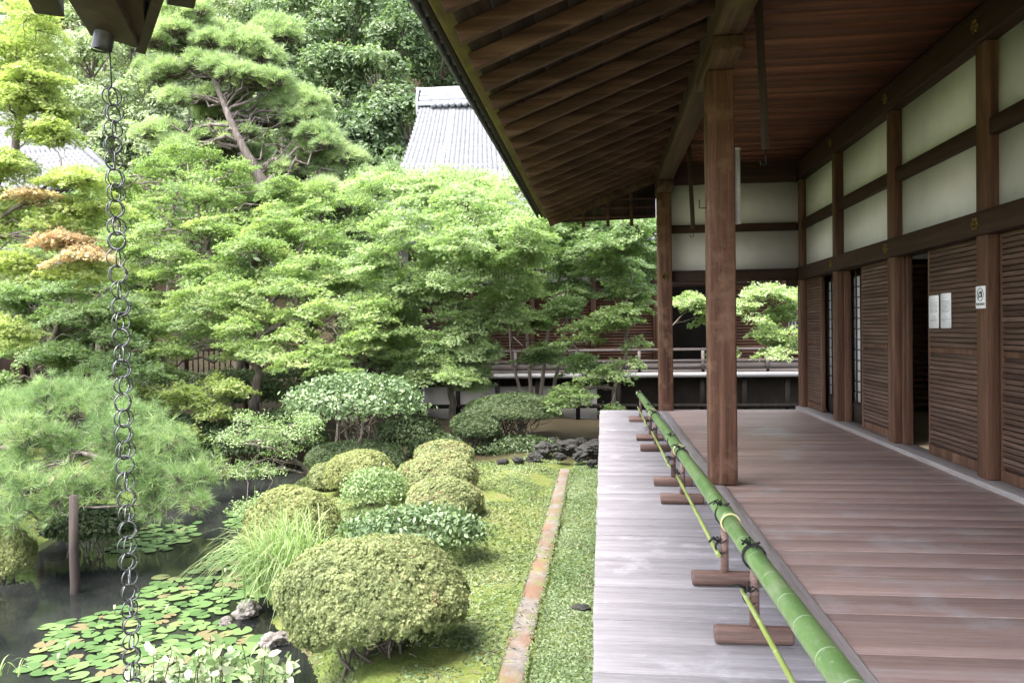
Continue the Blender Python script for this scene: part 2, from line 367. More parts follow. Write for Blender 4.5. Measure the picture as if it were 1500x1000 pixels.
tag(MB().grid(GX, GY, height(GX, GY), .5).build('ground', MOSSG, None, True), kind='structure')

k = NT('pond_water'); v = k.coord()
k.b.inputs['Base Color'].default_value = (.022, .024, .022, 1); k.b.inputs['Roughness'].default_value = .06; k.b.inputs['IOR'].default_value = 1.33
k.l(k.ramp(k.noise(v, .9, 5), [(.35, (.006, .007, .007)), (.65, (.022, .023, .022))]), k.b.inputs['Base Color'])
k.bump(k.noise(v, 5, 3), .05, .02)
wx, wy = np.meshgrid(np.linspace(-20, -1.2, 12), np.linspace(.5, 17, 12), indexing='ij')
tag(MB().grid(wx, wy, np.full_like(wx, WATER), .5).build('pond_water', k.m, None, True), kind='structure')

# drip-line stone kerb in the moss
k = NT('lichen_stone'); v = k.coord(); a = k.noise(v, 9, 8, .7); b = k.noise(v, 2.2, 6, .65); d2 = k.noise(v, 70, 2)
c = k.ramp(a, [(.3, (.085, .072, .066)), (.6, (.19, .168, .155))])
c = k.mix(k.ramp(b, [(.44, (0, 0, 0)), (.6, (1, 1, 1))]), c, (.16, .092, .058))
c = k.mix(k.ramp(k.noise(v, 5, 8, .75), [(.50, (0, 0, 0)), (.6, (1, 1, 1))]), c, (.13, .14, .05))
c = k.mix(.5, c, k.ramp(d2, [(.3, (.5, .5, .5)), (.7, (1.2, 1.2, 1.2))]), 'MULTIPLY')
k.l(c, k.b.inputs['Base Color']); k.b.inputs['Roughness'].default_value = .9; k.bump(a, .6, .01)
KERB = k.m
m = MB()
y = 1.0
for L in (3.25, 1.5, 2.1, 1.7, 2.0, 1.9, .9):
    m.box(-.77 + random.uniform(-.01, .01), -.575 + random.uniform(-.01, .01), y + .006, min(y + L, 13.75) - .006, -1.15, -.955 + random.uniform(-.01, .012)); y += L
tag(m.build('stone_kerb', KERB, None, False, .02), kind='structure')

# ------------------------------------------------------------------ the temple hall on the right
hall = empty('temple_hall', (3.5, 5, -1), 'dark timber temple hall with white plaster panels and a roofed plank veranda', 'building')
YE = 14.4                                                     # end of the veranda
def planks(x0, x1, y0, y1, wmin, wmax, thick, name, mat, z=0.0, gap=.0035):
    m = MB(); y = y0
    while y < y1:
        w = random.uniform(wmin, wmax); e = min(y + w, y1)
        m.box(x0 + (random.uniform(-.006, .006) if x0 < .5 else 0), x1, y + gap, e - gap, z - thick, z + random.uniform(-.002, .002)); y = e
    return m.build(name, mat, hall, False, .003)
planks(-.06, 1.0, -3, YE, .24, .36, .05, 'outer_deck', W_DECK, 0.0, .0055)
planks(1.13, 3.46, -3, YE, .2, .34, .05, 'veranda_floor', W_FLOOR, .004)
MB().box(1.003, 1.127, -3, YE, -.16, .012).build('edge_sill', W_SILL, hall, False, .006)
MB().box(3.42, 3.70, -3, YE + .1, -.1, .055).build('wall_sill', W_SILL, hall, False, .006)
m = MB()
for yy in np.arange(-1, YE, 1.9): m.box(-.02 + .1, .2, yy, yy + .16, -1.15, -.052)
m.box(.02, .12, -3, YE, -.2, -.054)
m.build('deck_support', W_DARK, hall)
MB().box(-.02, 1.0, -3, YE, -.072, -.056).build('deck_gap_shade', DARKROOM, hall)  # dark sheet added below the boards so their gaps look shaded
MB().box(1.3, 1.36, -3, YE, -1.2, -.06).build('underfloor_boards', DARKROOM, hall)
# pillars on the veranda edge
for yy in (7.5, 14.16):
    m = MB(); m.box(.995, 1.245, yy, yy + .25, -.16 if yy > 14 else .014, 3.88)
    p = m.build('pillar', W_PILLAR, hall, False, .018)
    MB().box(.985, 1.255, yy - .5, yy + .72, 3.882, 4.02).build('bracket_arm', W_EAVE, hall, False, .02)
MB().box(.99, 1.25, -3, 14.75, 4.022, 4.52).build('eave_beam', W_EAVE, hall, False, .03)
# ceiling
m = MB(); y = -3
while y < YE:
    w = random.uniform(.22, .4); m.box(1.26, 3.6, y + .002, min(y + w, YE) - .002, 4.40 + random.uniform(-.003, .003), 4.43); y += w
m.build('ceiling', W_CEIL, hall)
# wall posts
PY = [3.1, 5.4, 7.7, 10.0, 12.3, 14.45]
for yy in PY:
    MB().box(3.48, 3.60, yy - .1, yy + .1, .057, 4.06).build('wall_post', W_POST, hall, False, .012)
def beamY(x0, x1, z0, z1): return MB().box(x0, x1, -3, 14.56, z0, z1).build('wall_beam', W_BEAM, hall, False, .012)
beamY(3.435, 3.70, 2.30, 2.52); beamY(3.51, 3.66, 3.20, 3.36); beamY(3.44, 3.72, 4.06, 4.38)
for a, b in zip(PY[:-1], PY[1:]):
    for z0, z1 in ((2.52, 3.20), (3.36, 4.06)):
        MB().box(3.59, 3.64, a + .101, b - .101, z0, z1).build('plaster_panel', PLASTER, hall)
# end wall
for z0, z1, y0 in ((2.30, 2.50, 14.33), (3.18, 3.32, 14.40), (4.04, 4.50, 14.36)):
    MB().box(1.247, 3.434, y0, 14.56, z0, z1).build('end_beam', W_BEAMX, hall, False, .012)
for z0, z1 in ((2.50, 3.18), (3.32, 4.04)):
    MB().box(1.247, 3.479, 14.46, 14.52, z0, z1).build('end_panel', PLASTER, hall)
MB().box(3.3, 3.72, 14.57, 14.62, 2.2, 4.5).build('corner_boards', W_DARK, hall)
# gilt nail covers
def nail_cover(c, axis):
    m = MB(); c = np.array(c, float); u = np.array([0, 1.0, 0]) if axis == 0 else np.array([1.0, 0, 0]); d = np.array([-1.0, 0, 0]) if axis == 0 else np.array([0, -1.0, 0]); w = np.array([0, 0, 1.0])
    for r0, off, th in ((.055, 0, .012), (.03, .012, .012), (.014, .024, .012)):
        ring = [c + d * off + u * r0 * math.cos(q * math.pi / 3 + .52) + w * r0 * math.sin(q * math.pi / 3 + .52) for q in range(6)]
        V = ring + [p + d * th for p in ring]; m.add(V, [tuple(range(6)), tuple(range(11, 5, -1))] + [(q, (q + 1) % 6, 6 + (q + 1) % 6, 6 + q) for q in range(6)])
    for q in range(6):
        p = c + u * .05 * math.cos(q * math.pi / 3) + w * .05 * math.sin(q * math.pi / 3); m.tube([p, p + d * .014], .016, 6)
    return m.build('nail_cover', GOLD, hall)
for yy in PY[1:5]: nail_cover((3.434, yy, 2.41), 0); nail_cover((3.439, yy, 4.22), 0)
nail_cover((1.12, 14.158, 2.40), 1)
# slatted doors
def slat_door(y0, y1, x, seed, pull=None):
    d = MB().box(x + .012, x + .03, y0 + .03, y1 - .03, .06, 2.29).build('slatted_door', W_SLATB, hall)
    m = MB(); m.box(x - .012, x + .035, y0, y0 + .045, .058, 2.298); m.box(x - .012, x + .035, y1 - .045, y1, .058, 2.298)
    m.box(x - .008, x + .03, y0 + .046, y1 - .046, .059, .16); m.box(x - .008, x + .03, y0 + .046, y1 - .046, 1.18, 1.235)
    m.build('door_frame', W_POST, d, False, .004)
    m = MB(); z = .19
    while z < 2.28:
        if not 1.13 < z < 1.25: m.box(x - .014 + random.uniform(-.003, .003), x + .011, y0 + .047, y1 - .047, z, z + .040)
        z += .0505
    m.build('slats', W_SLAT, d, False, .004)
    return d
slat_door(7.805, 9.17, 3.60, 1); slat_door(10.105, 11.42, 3.60, 2); slat_door(13.46, 14.345, 3.60, 3); slat_door(6.5, 7.59, 3.60, 4); slat_door(5.52, 6.49, 3.65, 5); slat_door(3.2, 5.3, 3.60, 6)
for y0, y1, x0, x1 in ((9.79, 9.84, 3.60, 3.66), (9.84, 9.899, 3.57, 3.63), (12.10, 12.14, 3.60, 3.66), (12.14, 12.199, 3.58, 3.63), (13.39, 13.45, 3.575, 3.64)):
    MB().box(x0, x1, y0, y1, .057, 2.299).build('door_jamb', W_POST, hall, False, .005)
# paper screens behind the two far openings
for y0, y1 in ((11.2, 12.2), (12.35, 13.45)):
    s = MB().box(3.712, 3.716, y0, y1, .35, 2.2).build('paper_screen', SHOJI, hall)
    m = MB()
    for yy in np.linspace(y0, y1, 6): m.box(3.69, 3.71, yy - .008, yy + .008, .06, 2.29)
    for zz in np.linspace(.36, 2.2, 13): m.box(3.692, 3.708, y0, y1, zz - .007, zz + .007)
    m.box(3.69, 3.72, y0, y1, .06, .34); m.build('screen_lattice', W_DARK, s)
# rooms behind the wall
m = MB(); m.box(3.72, 7.0, 2.5, 14.4, -.1, .045); m.build('room_floor', TATAMI, hall)
k = NT('added_backlit_paper'); k.b.inputs['Base Color'].default_value = (.75, .74, .70, 1); t = k.n('BsdfTranslucent'); t.inputs[0].default_value = (.75, .74, .70, 1); mx = k.n('MixShader'); mx.inputs[0].default_value = .6; k.l(k.b.outputs[0], mx.inputs[1]); k.l(t.outputs[0], mx.inputs[2]); k.l(mx.outputs[0], k.out.inputs[0])
sc_ = MB().box(7.04, 7.045, 7.0, 13.7, .4, 2.25).build('paper_screen', k.m, hall)  # unseen translucent back screen, added so daylight reaches the room
m = MB(); [m.box(7.0, 7.035, y - .02, y + .02, .06, 2.25) for y in np.arange(7.0, 13.7, .45)]; m.build('screen_lattice', W_DARK, sc_)
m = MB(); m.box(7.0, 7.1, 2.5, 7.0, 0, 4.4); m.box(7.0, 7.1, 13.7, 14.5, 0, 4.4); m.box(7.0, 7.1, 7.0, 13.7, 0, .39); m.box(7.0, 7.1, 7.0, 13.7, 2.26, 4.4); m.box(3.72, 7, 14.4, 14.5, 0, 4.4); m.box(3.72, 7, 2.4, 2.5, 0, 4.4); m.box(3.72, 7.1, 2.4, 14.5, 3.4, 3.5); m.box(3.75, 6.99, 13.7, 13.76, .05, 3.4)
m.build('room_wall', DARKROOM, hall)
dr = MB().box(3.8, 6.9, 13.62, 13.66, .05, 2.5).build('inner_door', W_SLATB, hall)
m = MB(); [m.box(3.82, 6.88, 13.59, 13.619, z, z + .07) for z in np.arange(.12, 2.44, .1)]; m.build('slats', W_SLATX, dr)
MB().box(3.8, 6.9, 13.62, 13.68, 2.56, 3.36).build('inner_plaster', PLASTER, hall)
# roof over everything
SL = .385
def rz(x): return 4.2 - SL * (1.03 - x)                        # underside line of the rafters
a = math.atan(SL); tx, tz = math.cos(a), math.sin(a); nx, nz = -tz, tx
def slope_pt(x, off): return (x + nx * off, rz(x) + nz * off)
def rafter_at(y):
    w = .038
    pts = [slope_pt(-.93, 0), slope_pt(1.2, 0), slope_pt(1.2, .118), slope_pt(-.93, .118)]
    m = MB(); m.prism([(p[0], p[1]) for p in pts], 1, y - w, y + w); return m
raf = rafter_at(0.0).build('rafter', W_RAFT, hall, False, .005)
base_loc = Vector(raf.location)
for i in range(26):
    o = raf if i == 0 else dup(raf, hall)
    o.location = base_loc + Vector((0, .48 + i * .537, random.uniform(-.004, .004)))
    if i:                                                       # each rafter its own grain
        o.data = raf.data.copy(); o.data.attributes['rnd'].data.foreach_set('value', np.full(len(o.data.vertices), random.random(), np.float32))
m = MB()
for x in np.arange(-.9, 1.2, .245):
    m.prism([slope_pt(x, .1185), slope_pt(x + .24, .1185), slope_pt(x + .24, .14), slope_pt(x, .14)], 1, -1, 14.55)
for x in (-.55, -.1, .4, .85):
    for i in range(26):
        yc = .48 + i * .537
        m.prism([slope_pt(x, .07), slope_pt(x + .05, .07), slope_pt(x + .05, .118), slope_pt(x, .118)], 1, yc + .04, yc + .08)
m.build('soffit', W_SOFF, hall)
m = MB(); m.prism([slope_pt(-1.0, .119), slope_pt(-.88, .119), slope_pt(-.88, .20), slope_pt(-1.0, .20)], 1, -1, 14.6)
m.build('eave_board', W_FASC, hall, False, .008)
m = MB(); m.prism([slope_pt(-1.04, .165), slope_pt(-1.001, .165), slope_pt(-1.001, .205), slope_pt(-1.04, .205)], 1, -1, 14.6)
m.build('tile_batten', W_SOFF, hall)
# eave tiles, wave section with a round lip
def eave_tile():
    m = MB(); n = 10; t = np.linspace(-.125, .125, n)
    wave = .028 * np.sin((t / .25) * 2 * math.pi)
    for j in range(n - 1):
        for (o0, o1) in ((.215, .235),):
            q = [slope_pt(-1.09, 0), slope_pt(-.85, 0)]
            V = []
            for x in (-1.09, -.84):
                for jj in (j, j + 1):
                    for o_ in (o0, o1):
                        p = slope_pt(x, o_ + wave[jj] + .03); V.append((p[0], t[jj], p[1]))
            m.add(V, [(0, 1, 3, 2), (4, 6, 7, 5), (0, 4, 5, 1), (2, 3, 7, 6), (0, 2, 6, 4), (1, 5, 7, 3)], .5)
    p = slope_pt(-1.09, .262); q = slope_pt(-1.112, .262)
    m.tube([(p[0], .06, p[1]), (q[0], .06, q[1])], .052, 12, .5)
    p = slope_pt(-1.09, .2); m.box(p[0] - .012, p[0] + .012, -.12, .1, p[1] - .02, p[1] + .045, .5)
    return m
et = eave_tile().build('eave_tile', TILED, hall); bl = Vector(et.location)
for i in range(58):
    o = et if i == 0 else dup(et, hall)
    o.location = bl + Vector((0, .62 + i * .244, 0))
m = MB(); m.prism([slope_pt(-.84, .21), slope_pt(5.2, .21), slope_pt(5.2, .30), slope_pt(-.84, .27)], 1, -1, 14.6)
m.prism([(5.3, rz(5.2) + .02), (10, 4.5), (10, 4.6), (5.3, rz(5.2) + .12)], 1, -1, 14.6)
m.build('roof', TILED, hall)
# boarded gable at the far end of the eave
m = MB(); pts = [(-.93, rz(-.93) + .13), (1.0, rz(1.0) + .14), (1.0, 3.50), (-.72, 3.46)]
m.prism(pts, 1, 14.62, 14.66); m.build('gable_boards', W_DARK, hall)
m = MB(); p0, p1 = slope_pt(-.95, .03), slope_pt(1.0, .03)
m.bar((p0[0], 14.5, p0[1]), (p1[0], 14.5, p1[1]), .06, .19); m.build('barge_board', W_EAVE, hall, False, .006)
m = MB()
for zz in (3.52, 3.68, 3.84): m.box(-.55 if zz < 3.6 else (0 if zz < 3.8 else .35), .99, 14.585, 14.615, zz, zz + .035)
m.build('gable_batten', W_RAFT, hall)
for x in (-.35, .1, .53): MB().box(x, x + .06, 14.54, 14.61, 3.36, rz(x)).build('gable_strut', W_RAFT, hall, False, .004)
# iron hook on the pillar
MB().tube([(.995, 7.62, 2.62), (.93, 7.62, 2.62), (.93, 7.62, 2.70)], .006, 6).build('pillar_hook', IRON, hall)

# ------------------------------------------------------------------ things hung on the hall
for yy, lab in ((6.75, 'nearer dark hanging rod with an iron hook, right of the middle pillar'), (12.0, 'farther dark hanging rod with an iron hook, left of the middle pillar')):
    X0 = 1.36
    e = empty('hanging_rod', (X0, yy, 2.95), lab, 'hanger', 'rods hanging from the veranda ceiling')
    MB().bar((X0 - .05, yy, 4.40), (X0 + .01, yy, 2.96), .062, .03, (0, 1, 0)).build('rod', W_DARK, e, False, .004)
    MB().tube([(X0, yy, 2.98), (X0 + .012, yy, 2.86), (X0 + .012, yy, 2.84), (X0 - .035, yy, 2.84), (X0 - .035, yy, 2.88)], .005, 6).build('hook', IRON, e)
m = MB(); m.tube([(1.285, 7.64, 2.48), (1.285, 7.64, 3.16)], .03, 14); m.tube([(1.285, 7.64, 2.462), (1.285, 7.64, 2.48)], .036, 14); m.tube([(1.285, 7.64, 3.16), (1.285, 7.64, 3.175)], .034, 14)
o = m.build('tube_lamp', plain('tube_plastic', (.46, .46, .47), (.58, .58, .58), 20, .5, .05), None)
tag(o, 'pale grey vertical tube fixed to the shaded side of the middle pillar', 'tube lamp')
# paper notices
def notice(y0, y1, z0, z1, x, lines, label, name='notice_sheet', cat='notice', grp=None):
    e = empty(name, (x, (y0 + y1) / 2, z0), label, cat, grp)
    c = .016; poly = []
    for (cy, cz, a0) in ((y1 - c, z1 - c, 0), (y0 + c, z1 - c, 90), (y0 + c, z0 + c, 180), (y1 - c, z0 + c, 270)):
        for q in range(4): t = R(a0 + q * 30); poly.append((cy + c * math.cos(t), cz + c * math.sin(t)))
    MB().prism(poly, 0, x, x + .004).build('sheet', PAPER, e)
    m = MB()
    for zz, a, b in lines:                                      # short irregular strokes, the print is too small to read
        yy = y1 - (y1 - y0) * a
        while yy > y1 - (y1 - y0) * b:
            w = random.uniform(.004, .012); m.box(x - .0015, x - .0003, yy - w, yy, zz, zz + random.uniform(.0025, .0045)); yy -= w + random.uniform(.002, .004)
    m.build('lettering', INK, e); return e
zz0, zz1 = 1.445, 1.80
ln = [(zz1 - .05, .2, .65)] + [(zz1 - .075 - .0135 * i, .12, random.uniform(.75, .9)) for i in range(9)] + [(zz0 + .13, .3, .7), (zz0 + .11, .3, .72), (zz0 + .09, .14, .85), (zz0 + .075, .14, .6)]
notice(8.87, 9.12, zz0, zz1, 3.578, ln, 'left laminated white notice of the pair on the slatted door, beside the dark opening', grp='laminated notices on the slatted door')
ln = [(zz1 - .04, .2, .6)] + [(zz1 - .07 - .013 * i, .1, random.uniform(.75, .92)) for i in range(10)] + [(zz0 + .12, .4, .6), (zz0 + .095, .12, .9), (zz0 + .08, .12, .5)]
notice(8.57, 8.82, zz0, zz1 + .012, 3.578, ln, 'right laminated white notice of the pair on the slatted door, nearer the post', grp='laminated notices on the slatted door')
# no-photography sign on the wall post
e = empty('warning_sign', (3.478, 7.7, 1.63), 'small white no photography sign with a ringed camera symbol on the wall post', 'sign')
y0_, y1_, z0_, z1_ = 7.61, 7.79, 1.63, 1.835
MB().box(3.472, 3.479, y0_, y1_, z0_, z1_).build('sheet', PAPER, e, False, .002)
m = MB(); cy, cz = (y0_ + y1_) / 2, z0_ + .128; xx = 3.4715
m.tube([(xx, cy + .058 * math.cos(t), cz + .058 * math.sin(t)) for t in np.linspace(0, 6.283, 29)], .0032, 5)
m.box(xx - .001, xx + .001, cy - .034, cy + .034, cz - .026, cz + .018); m.box(xx - .001, xx + .001, cy - .014, cy + .014, cz + .018, cz + .031)
m.bar((xx - .0005, cy - .04, cz + .04), (xx - .0005, cy + .04, cz - .04), .003, .006)
m.build('symbol', plain('black_print', (.02, .02, .02), (.04, .04, .04), 30, .6, 0), e)
MB().tube([(xx - .001, cy, cz - .004), (xx - .0025, cy, cz - .004)], .014, 14).build('lens_mark', PAPER, e)
y = y1_ - .012
for w in (.036, .03, .034, .036, .028): m = MB(); m.box(xx - .001, xx + .001, y - w + .006, y, z0_ + .034, z0_ + .05); m.box(xx - .001, xx + .001, y - w + .01, y - .003, z0_ + .027, z0_ + .0345); m.build('character', INK, e); y -= w
# black low stand on the mats inside the nearest open door
e = empty('low_stand', (4.25, 9.75, .05), 'low black stand on the straw mats just inside the open doorway', 'stand')
MB().box(4.0, 4.5, 9.45, 10.1, .20, .25).build('stand_top', IRON, e, False, .01)
for px, py in ((4.03, 9.5), (4.43, 9.5), (4.03, 10.02), (4.43, 10.02)): MB().box(px, px + .05, py, py + .05, .046, .199).build('leg', IRON, e)
MB().tube([(4.1, 9.7, .25), (4.1, 9.72, .5), (4.08, 9.6, .6), (4.05, 9.5, .62)], .012, 6).build('handle', IRON, e)

# ------------------------------------------------------------------ bamboo barriers on the deck
def bx(y): return .70 - .012 * (y - 3.4)
def culm(p, q, r0, r1, name, mat, parent, node=.27):
    p = np.array(p, float); q = np.array(q, float); L = np.linalg.norm(q - p); n = int(L / node)
    ts = []; rs = []; off = random.uniform(.02, .1)
    stops = [0]; t = off
    while t < L - .03:
        stops += [t - .012, t - .004, t, t + .004, t + .014]; t += node * random.uniform(.85, 1.2)
    stops += [L]; stops = np.array(stops)
    rr = r0 + (r1 - r0) * stops / L
    for i in range(1, len(stops) - 1):
        kk = (i - 1) % 5; rr[i] *= (1.0, 1.022, .99, 1.018, 1.0)[kk]
    P = p + (q - p) * (stops / L)[:, None]
    P[:, 2] += .006 * np.sin(stops * 1.3)
    mb = MB().tube(P, rr, 20, random.random() * .4)
    for i in range(1, len(stops) - 1):
        if (i - 1) % 5 in (1, 2): mb.r[-1][i * 20:(i + 1) * 20] = 1.0
    o = mb.build(name, mat, parent, True)
    o.data.polygons.foreach_set('use_smooth', np.array([len(pp.vertices) == 4 for pp in o.data.polygons]))
    return o
def rope_tie(c, rad, axis_y=True, parent=None, tails=4):
    m = MB(); c = np.array(c, float)
    for dy in (-.012, 0, .012):
        ring = [c + np.array((rad * math.cos(t), dy + .01 * math.sin(t), rad * math.sin(t))) for t in np.linspace(0, 6.283, 17)]
        m.tube(ring, .0045, 5)
    for kx in range(tails):
        d = rng.normal(size=3) * np.array((.05, .05, .02)); d[2] = abs(d[2]) * .6 + .01
        b = c + np.array((-rad * .3, 0, rad * .95))
        m.tube([b, b + d * .5 + np.array((0, 0, .025)), b + d + np.array((0, 0, random.uniform(-.02, .01)))], .004, 5)
    for sg in (-1, 1):
        b = c + np.array((-rad * .3, 0, rad * .98)); lp = [b + np.array((sg * .03 * math.sin(t) * 1.3, -.035 * (1 - math.cos(t)) * .5 * sg, .02 * math.sin(t))) for t in np.linspace(0, 3.1, 8)]
        m.tube(lp, .004, 5)
    return m.build('rope_tie', ROPE, parent)
def barrier(y_near, y_far, stands, label, rail=True, r=.052, zc=.42):
    e = empty('bamboo_barrier', (bx(stands[0]), stands[0], 0), label, 'barrier', 'green bamboo barriers along the veranda edge')
    pole = culm((bx(y_near), y_near, zc + .004), (bx(y_far), y_far, zc), r, r * .82, 'bamboo_pole', BAMBOO, e)
    for yy, rr_ in ((y_near, r), (y_far, r * .82)):
        s_ = -1 if yy == y_near else 1
        ringp = [(bx(yy) + rr_ * .97 * math.cos(t), yy + s_ * .002, zc + rr_ * .97 * math.sin(t)) for t in np.linspace(0, 6.283, 17)]
        MB().tube(ringp, .006, 6).build('cut_end', BAMCUT, pole)
    for ys in stands:
        x = bx(ys); st = MB()
        n = 16; cx0, cx1 = x - .185, x + .175
        st.tube([(cx0, ys, .045), (cx0 + .012, ys, .046), (cx1 - .012, ys, .045), (cx1, ys, .045)], [.040, .045, .044, .039], 14, random.random())
        s0 = st.build('stand', W_LOG, e, False)
        MB().tube([(x, ys, .05), (x + .003, ys, zc - r * .8)], [.024, .021], 10).build('upright', W_LOG, s0, True)
        rope_tie((x, ys + random.uniform(-.03, .03), zc - .002), r * 1.02, True, pole)
    if rail:
        yn, yf = (stands[0] - .08, stands[-1] + .02) if len(stands) > 1 else (1.6, stands[0] + .05)
        rl = culm((bx(yn) - .045, yn, .20), (bx(yf) - .045, yf, .235), .0125, .011, 'thin_rail', BAMBOOT, e, .3)
        for ys in stands:
            rope_tie((bx(ys) - .02, ys, .225), .03, True, rl, 5)
    return e
barrier(1.2, 4.50, [3.78], 'green bamboo pole barrier nearest the camera, running out of the bottom of the photo')
barrier(4.40, 7.05, [4.62, 6.75], 'second green bamboo barrier, beside the middle pillar')
barrier(6.95, 10.1, [7.5, 9.6], 'third green bamboo barrier, beyond the middle pillar')
barrier(10.0, 13.0, [10.5, 12.6], 'farthest green bamboo barrier, at the end pillar')

# ------------------------------------------------------------------ roof corner and rain chain at the upper left
e = empty('gallery_roof', at(160, 40, 2.55), 'dark eave corner of a lower gallery roof at the top left, above the rain chain', 'roof')
D0 = 2.55
def P3(x, y, d): return at(x, y, d)
m = MB(); m.bar(P3(118, -60, 2.15), P3(172, 42, 2.62), .16, .10, (0.2, 0, 1)); m.build('corner_beam', W_DARK, e, False, .006)
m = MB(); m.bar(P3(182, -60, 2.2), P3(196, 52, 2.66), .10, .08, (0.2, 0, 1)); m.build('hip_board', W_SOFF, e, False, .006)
m = MB(); m.bar(P3(250, -70, 2.2), P3(208, 60, 2.70), .035, .10, (0.2, 0, 1)); m.build('side_board', W_DARK, e, False, .004)
m = MB(); m.bar(P3(160, 46, 2.68), P3(212, 64, 2.68), .03, .05); m.build('end_board', W_DARK, e, False, .004)
for a_, b_ in (((40, -70, 2.1), (72, 6, 2.5)), ((278, -80, 2.25), (264, -6, 2.6))):
    MB().bar(P3(*a_), P3(*b_), .09, .08).build('roof_rafter', W_DARK, e, False, .006)
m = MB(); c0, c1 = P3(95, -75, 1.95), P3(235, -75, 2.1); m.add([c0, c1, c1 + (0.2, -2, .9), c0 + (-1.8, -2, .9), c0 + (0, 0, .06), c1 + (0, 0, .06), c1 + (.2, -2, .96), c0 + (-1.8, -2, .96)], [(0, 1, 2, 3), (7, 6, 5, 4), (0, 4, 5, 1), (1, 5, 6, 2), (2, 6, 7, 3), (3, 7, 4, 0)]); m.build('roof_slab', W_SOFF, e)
p0 = P3(157, 30, D0); p1 = P3(149, 72, D0)
m = MB(); m.tube([p0, p1], [.033, .033], 16, .5, False); m.tube([p1, p0], [.030, .030], 16, .5, False); m.tube([p1 + (0, 0, .003), p1 - (0, 0, .004)], [.034, .034], 16, .5, False); m.build('downpipe', plain('dark_copper', (.05, .048, .055), (.12, .115, .13), 14, .4, .1, .5), e, True)
top, bot = P3(164, 130, D0), P3(195, 1000, D0)
ch = empty('rain_chain', bot + (bot - top) * .3, 'grey metal rain chain of doubled rings hanging over the pond', 'chain')
MB().tube([P3(160, 66, D0), top], .0025, 5).build('wire', IRON, ch)
dirn = bot - top; Ltot = np.linalg.norm(dirn); dirn /= Ltot; nl = 40; step = Ltot / 37.2
def ringpts(c, r, yaw, tilt=0):
    ux = np.array((math.cos(yaw), math.sin(yaw), 0)); return [c + r * (math.cos(t) * ux + math.sin(t) * np.array((0, 0, 1.0))) for t in np.linspace(0, 2 * math.pi, 21)]
for i in range(nl):
    c_ = top + dirn * (step * (i + .5 + random.uniform(-.06, .06))) + np.array((random.uniform(-.003, .003), random.uniform(-.003, .003), 0)); m = MB(); r_ = step * random.uniform(.52, .565)
    y0 = (.15 if i % 2 else 1.0) + random.uniform(-.25, .25)
    for yw in (y0, y0 + .95 + random.uniform(-.2, .2)): m.tube(ringpts(c_ + rng.normal(size=3) * .0015, r_, yw), .0028, 6)
    m.build('chain_link', ZINC, ch, True)

# ------------------------------------------------------------------ the far hall across the end of the garden
far = empty('cross_hall', (0, 28, -1.5), 'dark brown slatted hall with a railed veranda crossing the far end of the garden', 'building')
YB = 26.0
MB().box(-9.2, 12, YB, YB + 2.2, -.14, 0).build('deck', W_GREYX, far)
MB().box(-9.2, 12, YB - .015, YB - .001, -.15, .02).build('deck_edge', wood('pale_edge_wood', (.15, .147, .15), (.21, .206, .21), (.27, .266, .27), 0, .6, 5, .1), far)
for x in np.arange(-9, 12, 1.35): MB().box(x, x + .14, YB + .1, YB + .24, -1.75, -.141).build('deck_post', W_SHADE, far)
MB().box(-9.2, 12, YB + .06, YB + .16, -1.15, -1.02).build('ground_beam', W_SHADE, far)
MB().box(-9.2, 12, YB + 1.9, YB + 2.0, -1.9, -.16).build('underfloor_wall', DARKROOM, far)
MB().box(-9.2, -.2, YB + .5, YB + .58, -1.9, -.45).build('plaster_skirt', PLASTER2, far)
for z0, z1, t in ((.72, .80, .08), (.36, .43, .05), (.02, .10, .07)): MB().box(-9.2, 12, YB + .14 - t / 2, YB + .14 + t / 2, z0, z1).build('rail', W_GREYX, far, False, .01)
for x in np.arange(-9.1, 12, 2.05): MB().box(x, x + .1, YB + .105, YB + .175, .001, .719).build('rail_post', W_GREYX, far)
MB().box(-9.2, 12, YB + .16, YB + .18, .105, .355).build('rail_panel', W_GREYX, far)
WY = YB + 2.2
bays = np.arange(-9.2, 13, 2.2)
for i, x in enumerate(bays[:-1]):
    MB().box(x, x + .2, WY - .06, WY + .14, 0, 4.6).build('wall_post', W_POST, far)
    if abs(x - 1.7) < 1.0: continue                             # open bay
    b_ = MB().box(x + .2, x + 2.2, WY + .05, WY + .1, .02, 2.9).build('slatted_panel', W_DARK, far)
    m = MB()
    for z in np.arange(.12, 2.86, .105): m.box(x + .21, x + 2.19, WY + .0 + random.uniform(-.005, .005), WY + .049, z, z + .075)
    m.build('slats', W_SLATX, b_)
MB().box(-9.2, 12, WY - .04, WY + .16, 2.9, 3.15).build('wall_beam', W_BEAMX, far)
MB().box(-9.2, 12, WY + .04, WY + .1, 3.15, 4.5).build('plaster_band', PLASTER, far)
m = MB()
for x in np.arange(-9.1, 12, .11): m.box(x, x + .04, WY + .0, WY + .039, 3.3, 3.75)
m.build('transom_bars', W_DARK, far)
wn = MB().box(6.35, 7.3, WY - .09, WY - .07, 1.4, 2.75).build('window', SHOJI, far)
m = MB(); [m.box(x, x + .035, WY - .13, WY - .091, 1.4, 2.75) for x in np.arange(6.35, 7.3, .11)]; m.build('window_bars', W_DARK, wn)
MB().box(-9.2, 12, 33, 33.2, 0, 4.5).build('room_wall', DARKROOM, far)
m = MB(); m.prism([(YB - 1.0, 4.15), (33, 6.9), (33, 7.1), (YB - 1.0, 4.33)], 0, -9.8, 12); m.prism([(33, 6.9), (40, 4.2), (40, 4.4), (33, 7.1)], 0, -9.8, 12)
m.build('roof', TILED, far)
for x in np.arange(-9.6, 12, .6): MB().bar((x, YB - .9, 4.12), (x, WY, 5.13), .07, .1).build('roof_rafter', W_RAFT, far)
nail = None

